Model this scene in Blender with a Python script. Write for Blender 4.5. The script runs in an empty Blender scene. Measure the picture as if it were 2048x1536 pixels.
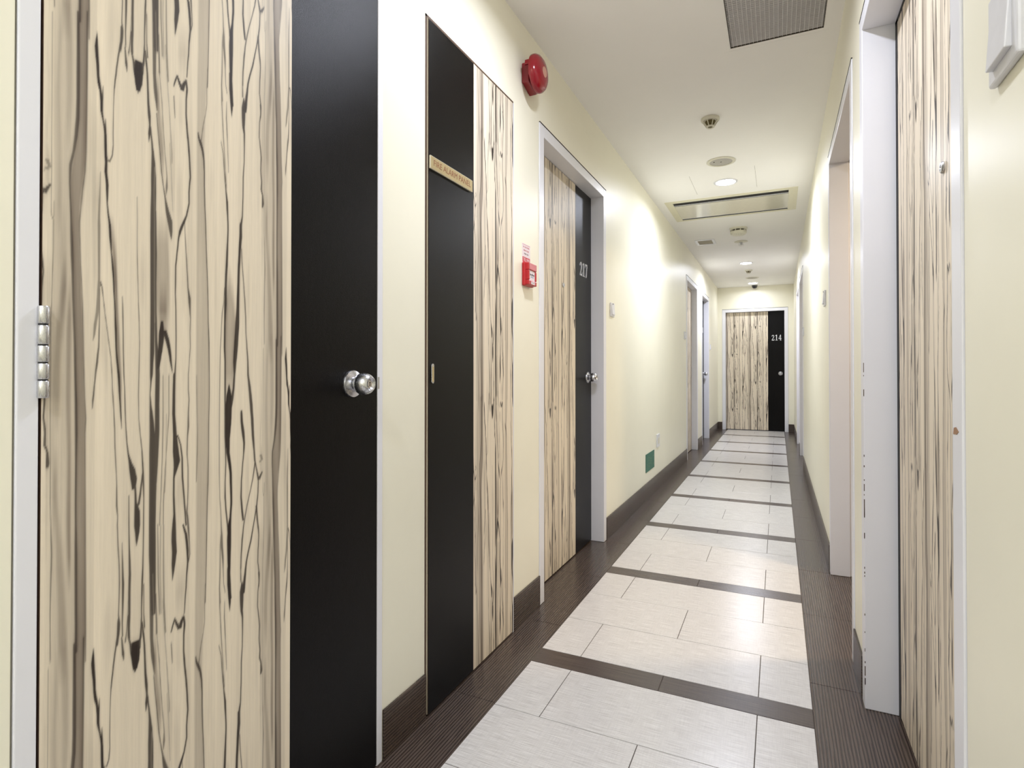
import bpy, bmesh, math, random
import numpy as np
from mathutils import Matrix, Vector

sc = bpy.context.scene
col = sc.collection
random.seed(4)
RNG = np.random.RandomState(7)

# ---------------------------------------------------------------- camera, world, lights, exposure
cam_data = bpy.data.cameras.new('camera')
cam = bpy.data.objects.new('camera', cam_data)
col.objects.link(cam)
sc.camera = cam
CH = 1.0708                                   # eye height, metres
cam.location = (0, 0, CH)
cam.rotation_euler = (math.pi / 2 + 0.008, 0, 0.44224)
cam_data.sensor_width = 36
cam_data.lens = 36 * 1123.55 / 2048
cam_data.shift_y = -36.7 / 2048
cam_data.clip_start = 0.01

world = bpy.data.worlds.new('world')
sc.world = world
world.use_nodes = True
world.node_tree.nodes['Background'].inputs[0].default_value = (0.9, 0.93, 1, 1)
world.node_tree.nodes['Background'].inputs[1].default_value = 0.02

ZC = 2.555                                    # ceiling height
LIGHTS = [(-0.37, -2.6, 18), (-0.37, -0.7, 13), (-0.37, 1.65, 13), (-0.369, 4.716, 18.5), (-0.396, 8.41, 23), (-0.382, 10.40, 4.5)]   # x, y, watts; first two are unseen, added to brighten the near end
LIGHT_SPREAD = 2.9
LIGHT_COL = (0.92, 0.97, 1.13)
def lamp(name, kind, loc, power, color, **kw):
    d = bpy.data.lights.new(name, kind)
    d.energy = power
    d.color = color
    for k, v in kw.items():
        setattr(d, k, v)
    o = bpy.data.objects.new(name, d)
    o.location = loc
    col.objects.link(o)
    return o
for x, y, watt in LIGHTS:
    lamp('downlight_lamp', 'AREA', (x, y, ZC - 0.0125), watt, LIGHT_COL, shape='DISK', size=0.14, spread=LIGHT_SPREAD)
lamp('side_room_lamp', 'AREA', (1.25, 2.95, 2.35), 25.0, (1.0, 0.78, 0.52), shape='DISK', size=0.25)

sc.view_settings.view_transform = 'Standard'
sc.view_settings.look = 'None'
sc.view_settings.gamma = 1
sc.view_settings.use_curve_mapping = False
sc.view_settings.exposure = 0.2

# ---------------------------------------------------------------- helpers
def lin(r, g, b):
    f = lambda c: ((c / 255 + 0.055) / 1.055) ** 2.4 if c > 10 else c / 255 / 12.92
    return (f(r), f(g), f(b), 1)

class MB:
    """collects shapes, then links them as one mesh object"""
    def __init__(s):
        s.v = []; s.f = []; s.m = []
    def add(s, vs, fs, mi=0, mat=None):
        o = len(s.v)
        s.v += [tuple(mat @ Vector(p)) if mat else tuple(p) for p in vs]
        s.f += [tuple(i + o for i in f) for f in fs]
        s.m += [mi] * len(fs)
        return s
    def box(s, x0, x1, y0, y1, z0, z1, mi=0, mat=None):
        vs = [(x, y, z) for x in (x0, x1) for y in (y0, y1) for z in (z0, z1)]
        fs = [(0, 1, 3, 2), (4, 6, 7, 5), (0, 4, 5, 1), (2, 3, 7, 6), (0, 2, 6, 4), (1, 5, 7, 3)]
        return s.add(vs, fs, mi, mat)
    def lathe(s, prof, n=32, mi=0, mat=None):
        """profile of (radius, height) about +Z"""
        vs = []; fs = []; rings = []
        for r, h in prof:
            if r < 1e-6:
                rings.append([len(vs)]); vs.append((0, 0, h))
            else:
                rings.append(list(range(len(vs), len(vs) + n)))
                vs += [(r * math.cos(2 * math.pi * i / n), r * math.sin(2 * math.pi * i / n), h) for i in range(n)]
        for a, b in zip(rings, rings[1:]):
            for i in range(n):
                j = (i + 1) % n
                if len(a) == 1 and len(b) == 1: continue
                if len(a) == 1: fs.append((a[0], b[i], b[j]))
                elif len(b) == 1: fs.append((a[i], b[0], a[j]))
                else: fs.append((a[i], b[i], b[j], a[j]))
        return s.add(vs, fs, mi, mat)
    def prism(s, poly, h0, h1, mi=0, mat=None):
        n = len(poly)
        vs = [(x, y, h0) for x, y in poly] + [(x, y, h1) for x, y in poly]
        fs = [tuple(range(n))[::-1], tuple(range(n, 2 * n))] + [(i, (i + 1) % n, n + (i + 1) % n, n + i) for i in range(n)]
        return s.add(vs, fs, mi, mat)
    def build(s, name, mats, parent=None, bevel=0, smooth=False, seg=2):
        me = bpy.data.meshes.new(name)
        me.from_pydata(s.v, [], s.f)
        if not isinstance(mats, (list, tuple)): mats = [mats]
        for m in mats: me.materials.append(m)
        me.polygons.foreach_set('material_index', s.m)
        b = bmesh.new(); b.from_mesh(me)
        bmesh.ops.recalc_face_normals(b, faces=b.faces[:])
        b.to_mesh(me); b.free()
        if smooth:
            me.polygons.foreach_set('use_smooth', [True] * len(me.polygons))
            try: me.set_sharp_from_angle(angle=math.radians(35))
            except Exception: pass
        me.update()
        o = bpy.data.objects.new(name, me)
        col.objects.link(o)
        if parent:
            o.parent = parent
            o.matrix_parent_inverse = Matrix.Translation(-parent_world(parent))
        if bevel:
            md = o.modifiers.new('bevel', 'BEVEL'); md.width = bevel; md.segments = seg; md.limit_method = 'ANGLE'
            md.harden_normals = False
        return o

def parent_world(p):
    return Vector(p.location) if p.parent is None else Vector((0, 0, 0))      # parts are modelled in world coordinates
def tag(o, label=None, cat=None, group=None, kind=None):
    if label: o['label'] = label
    if cat: o['category'] = cat
    if group: o['group'] = group
    if kind: o['kind'] = kind
    return o
def thing(name, loc, label, cat, group=None, kind=None):
    o = bpy.data.objects.new(name, None)
    o.empty_display_size = 0.05
    o.location = loc
    col.objects.link(o)
    return tag(o, label, cat, group, kind)
# axis frames: local +Z becomes the given world direction
def axis_x(p): return Matrix.Translation(p) @ Matrix(((0, 0, 1, 0), (1, 0, 0, 0), (0, 1, 0, 0), (0, 0, 0, 1)))      # out of the left wall, text reads along +Y
def axis_nx(p): return Matrix.Translation(p) @ Matrix(((0, 0, -1, 0), (-1, 0, 0, 0), (0, 1, 0, 0), (0, 0, 0, 1)))   # out of the right wall
def axis_ny(p): return Matrix.Translation(p) @ Matrix(((1, 0, 0, 0), (0, 0, -1, 0), (0, 1, 0, 0), (0, 0, 0, 1)))    # out of the end wall
def axis_nz(p): return Matrix.Translation(p) @ Matrix(((1, 0, 0, 0), (0, -1, 0, 0), (0, 0, -1, 0), (0, 0, 0, 1)))   # hanging from the ceiling

# ---------------------------------------------------------------- materials
def newmat(name):
    m = bpy.data.materials.new(name); m.use_nodes = True
    nt = m.node_tree; b = nt.nodes['Principled BSDF']
    return m, nt, b
def N(nt, t, **kw):
    n = nt.nodes.new(t)
    for k, v in kw.items(): setattr(n, k, v)
    return n
def obj_coord(nt, scale=(1, 1, 1)):
    g = N(nt, 'ShaderNodeNewGeometry'); mp = N(nt, 'ShaderNodeMapping')
    mp.inputs['Scale'].default_value = scale
    nt.links.new(g.outputs['Position'], mp.inputs['Vector'])
    return mp.outputs['Vector']
def noise(nt, vec, scale, detail=3, rough=0.5):
    n = N(nt, 'ShaderNodeTexNoise'); n.inputs['Scale'].default_value = scale
    n.inputs['Detail'].default_value = detail; n.inputs['Roughness'].default_value = rough
    nt.links.new(vec, n.inputs['Vector'])
    return n.outputs['Fac']
def ramp(nt, fac, stops):
    r = N(nt, 'ShaderNodeValToRGB'); e = r.color_ramp.elements
    while len(e) < len(stops): e.new(0.5)
    for k, (p, c) in zip(e, stops): k.position = p; k.color = c
    nt.links.new(fac, r.inputs['Fac'])
    return r.outputs['Color']
def mixc(nt, fac, a, b, mode='MIX'):
    n = N(nt, 'ShaderNodeMix', data_type='RGBA', blend_type=mode)
    for sock, v in ((n.inputs[0], fac), (n.inputs[6], a), (n.inputs[7], b)):
        if hasattr(v, 'is_linked') or hasattr(v, 'links'): nt.links.new(v, sock)
        else: sock.default_value = v
    return n.outputs[2]
def bump(nt, b, h, strength, dist):
    n = N(nt, 'ShaderNodeBump'); n.inputs['Strength'].default_value = strength; n.inputs['Distance'].default_value = dist
    nt.links.new(h, n.inputs['Height']); nt.links.new(n.outputs['Normal'], b.inputs['Normal'])
def paint(name, c, rough=0.45, var=0.06, bscale=60, bstr=0.15, dirt=None):
    m, nt, b = newmat(name)
    v = obj_coord(nt)
    f = noise(nt, v, 2.3, 4, 0.6)
    hi = tuple(min(1, x * (1 + var)) for x in c[:3]) + (1,)
    lo = tuple(x * (1 - var) for x in c[:3]) + (1,)
    cc = ramp(nt, f, [(0.35, lo), (0.65, hi)])
    if dirt:
        f2 = noise(nt, obj_coord(nt, (1, 1, 0.35)), dirt[0], 6, 0.65)
        k = ramp(nt, f2, [(dirt[1], (0, 0, 0, 1)), (dirt[1] + 0.05, (1, 1, 1, 1))])
        cc = mixc(nt, k, cc, dirt[2])
    nt.links.new(cc, b.inputs['Base Color'])
    b.inputs['Roughness'].default_value = rough
    bump(nt, b, noise(nt, v, bscale, 3, 0.55), bstr, 0.002)
    return m
def plain(name, c, rough=0.5, metal=0, spec=0.5, nscale=40, nvar=0.05):
    m, nt, b = newmat(name)
    f = noise(nt, obj_coord(nt), nscale, 2)
    nt.links.new(ramp(nt, f, [(0.3, tuple(x * (1 - nvar) for x in c[:3]) + (1,)), (0.7, c)]), b.inputs['Base Color'])
    b.inputs['Roughness'].default_value = rough
    b.inputs['Metallic'].default_value = metal
    b.inputs['Specular IOR Level'].default_value = spec
    return m

M = {}
M['wall'] = paint('cream_wall_paint', lin(247, 243, 223), 0.4, 0.015, 22, 0.12)
M['ceiling'] = paint('white_ceiling_paint', lin(249, 247, 243), 0.7, 0.01, 90, 0.05)
M['frame'] = paint('white_frame_paint', lin(236, 236, 241), 0.35, 0.012, 120, 0.05)
M['frame_chip'] = plain('bare_chipped_edge', lin(96, 84, 74), 0.7)
M['gap'] = plain('dark_gap', lin(46, 40, 32), 0.8)
M['gap_grey'] = plain('grey_filler', lin(150, 146, 132), 0.8)
M['edge_brown'] = plain('brown_door_edge', lin(92, 70, 56), 0.5)
M['white_plastic'] = plain('white_plastic', lin(228, 228, 232), 0.3)
M['offwhite'] = plain('offwhite_plastic', lin(222, 218, 200), 0.4)
M['cassette'] = plain('cassette_ivory', lin(232, 227, 200), 0.35)
M['cassette_panel'] = plain('cassette_panel_ivory', lin(222, 218, 200), 0.12)
M['black'] = plain('black_void', lin(14, 12, 12), 0.7)
M['duct'] = plain('dark_duct', lin(74, 66, 60), 0.6)
M['grille'] = plain('grille_aluminium', lin(236, 232, 230), 0.4, 0.0)
M['red'] = plain('red_enamel', lin(140, 10, 30), 0.16, 0, 0.6)
M['red_plastic'] = plain('red_plastic', lin(186, 22, 34), 0.35)
M['copper'] = plain('pale_label_pink', lin(190, 140, 120), 0.4)
M['brass'] = plain('brushed_gold_plate', lin(200, 182, 138), 0.35, 0.55)
M['brass_text'] = plain('brown_engraving', lin(136, 84, 56), 0.5)
M['acrylic'] = plain('plate_edge', lin(214, 206, 182), 0.2)
M['green'] = plain('green_painted_plate', lin(38, 106, 86), 0.45)
M['vent_slat'] = plain('vent_slat_grey', lin(176, 168, 150), 0.5)
M['ink'] = plain('black_ink', lin(20, 20, 26), 0.5)
M['red_ink'] = plain('red_ink', lin(200, 40, 60), 0.5)
M['paper'] = plain('white_label', lin(238, 226, 230), 0.5)
M['silver'] = plain('silver_digits', lin(225, 226, 232), 0.25, 0.5)
M['darkglass'] = plain('smoked_dome', lin(40, 40, 46), 0.12)
M['brown_mesh'] = plain('dark_mesh', lin(70, 62, 50), 0.6)
M['olive'] = plain('detector_inner', lin(96, 84, 40), 0.6)

def steel():
    m, nt, b = newmat('satin_steel')
    b.inputs['Base Color'].default_value = lin(204, 205, 210)
    b.inputs['Metallic'].default_value = 1
    f = noise(nt, obj_coord(nt, (400, 40, 40)), 3, 2)
    r = N(nt, 'ShaderNodeMapRange'); r.inputs['To Min'].default_value = 0.2; r.inputs['To Max'].default_value = 0.34
    nt.links.new(f, r.inputs['Value']); nt.links.new(r.outputs['Result'], b.inputs['Roughness'])
    return m
M['steel'] = steel()

def laminate_dark():
    m, nt, b = newmat('black_wenge_laminate')
    v = obj_coord(nt, (1, 1, 0.12))
    f = noise(nt, v, 160, 4, 0.6)
    nt.links.new(ramp(nt, f, [(0.3, lin(8, 7, 7)), (0.75, lin(14, 12, 12))]), b.inputs['Base Color'])
    b.inputs['Roughness'].default_value = 0.28
    b.inputs['Specular IOR Level'].default_value = 0.13
    bump(nt, b, noise(nt, obj_coord(nt), 520, 3, 0.75), 0.8, 0.0007)
    return m
M['dark'] = laminate_dark()

def laminate_wood():
    m, nt, b = newmat('zebrano_laminate')
    a = N(nt, 'ShaderNodeVertexColor'); a.layer_name = 'grain'
    f = noise(nt, obj_coord(nt, (1, 1, 0.03)), 900, 3, 0.6)
    c = mixc(nt, 0.5, a.outputs['Color'], ramp(nt, f, [(0.25, (0.86, 0.85, 0.84, 1)), (0.75, (1, 1, 1, 1))]), 'MULTIPLY')
    nt.links.new(c, b.inputs['Base Color'])
    b.inputs['Roughness'].default_value = 0.45
    b.inputs['Specular IOR Level'].default_value = 0.18
    bump(nt, b, noise(nt, obj_coord(nt), 300, 2, 0.6), 0.2, 0.0005)
    return m
M['wood'] = laminate_wood()

def tile_mat(name, light):
    """linen-weave porcelain: fine threads along the stated axis"""
    m, nt, b = newmat(name)
    if light:
        fx = noise(nt, obj_coord(nt, (13, 420, 1)), 1, 2, 0.6)      # threads running along X
        fy = noise(nt, obj_coord(nt, (420, 16, 1)), 1, 2, 0.6)
        c1 = ramp(nt, fx, [(0.30, lin(196, 191, 187)), (0.66, lin(230, 227, 223))])
        c = mixc(nt, 0.55, c1, ramp(nt, fy, [(0.35, (0.86, 0.86, 0.86, 1)), (0.6, (1, 1, 1, 1))]), 'MULTIPLY')
        h = fx
    elif name.startswith('brown_border'):
        w = N(nt, 'ShaderNodeTexWave'); w.bands_direction = 'X'
        w.inputs['Scale'].default_value = 34; w.inputs['Distortion'].default_value = 3.0
        w.inputs['Detail'].default_value = 2; w.inputs['Detail Scale'].default_value = 3
        nt.links.new(obj_coord(nt, (1, 0.06, 0.0)), w.inputs['Vector'])
        fy = noise(nt, obj_coord(nt, (420, 6, 1)), 1, 3, 0.6)
        c1 = ramp(nt, w.outputs['Fac'], [(0.15, lin(56, 45, 40)), (0.75, lin(92, 79, 71))])
        c = mixc(nt, 0.6, c1, ramp(nt, fy, [(0.3, (0.7, 0.7, 0.7, 1)), (0.65, (1, 1, 1, 1))]), 'MULTIPLY')
        h = w.outputs['Fac']
    elif name.startswith('brown_strip'):
        fx = noise(nt, obj_coord(nt, (5, 300, 1)), 1, 3, 0.6)
        fy = noise(nt, obj_coord(nt, (300, 9, 1)), 1, 3, 0.6)
        c1 = ramp(nt, fx, [(0.3, lin(60, 49, 44)), (0.65, lin(90, 77, 70))])
        c = mixc(nt, 0.4, c1, ramp(nt, fy, [(0.35, (0.75, 0.75, 0.75, 1)), (0.6, (1, 1, 1, 1))]), 'MULTIPLY')
        h = fx
    else:                                                          # skirting: threads along Y, stacked in Z
        w = N(nt, 'ShaderNodeTexWave'); w.bands_direction = 'Z'
        w.inputs['Scale'].default_value = 34; w.inputs['Distortion'].default_value = 3.0
        w.inputs['Detail'].default_value = 2; w.inputs['Detail Scale'].default_value = 3
        nt.links.new(obj_coord(nt, (0.06, 0.06, 1)), w.inputs['Vector'])
        fy = noise(nt, obj_coord(nt, (6, 6, 420)), 1, 3, 0.6)
        c1 = ramp(nt, w.outputs['Fac'], [(0.15, lin(58, 46, 40)), (0.75, lin(90, 76, 67))])
        c = mixc(nt, 0.6, c1, ramp(nt, fy, [(0.3, (0.7, 0.7, 0.7, 1)), (0.65, (1, 1, 1, 1))]), 'MULTIPLY')
        h = w.outputs['Fac']
    nt.links.new(c, b.inputs['Base Color'])
    b.inputs['Roughness'].default_value = 0.27 if light else 0.27
    bump(nt, b, h, 0.2, 0.0005)
    return m
M['tile'] = tile_mat('pale_linen_tile', True)
M['border'] = tile_mat('brown_border_tile', False)
M['strip'] = tile_mat('brown_strip_tile', False)
M['skirt'] = tile_mat('skirting_brown_tile', False)
M['grout'] = plain('grout', lin(84, 76, 70), 0.9)
def glow(name, c, s):
    m, nt, b = newmat(name)
    b.inputs['Base Color'].default_value = (0.8, 0.8, 0.8, 1)
    b.inputs['Emission Color'].default_value = c
    b.inputs['Emission Strength'].default_value = s
    return m
M['glow'] = glow('downlight_diffuser', (1, 0.99, 0.98, 1), 30.0)
M['led'] = plain('red_lens', lin(200, 40, 60), 0.2)

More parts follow.
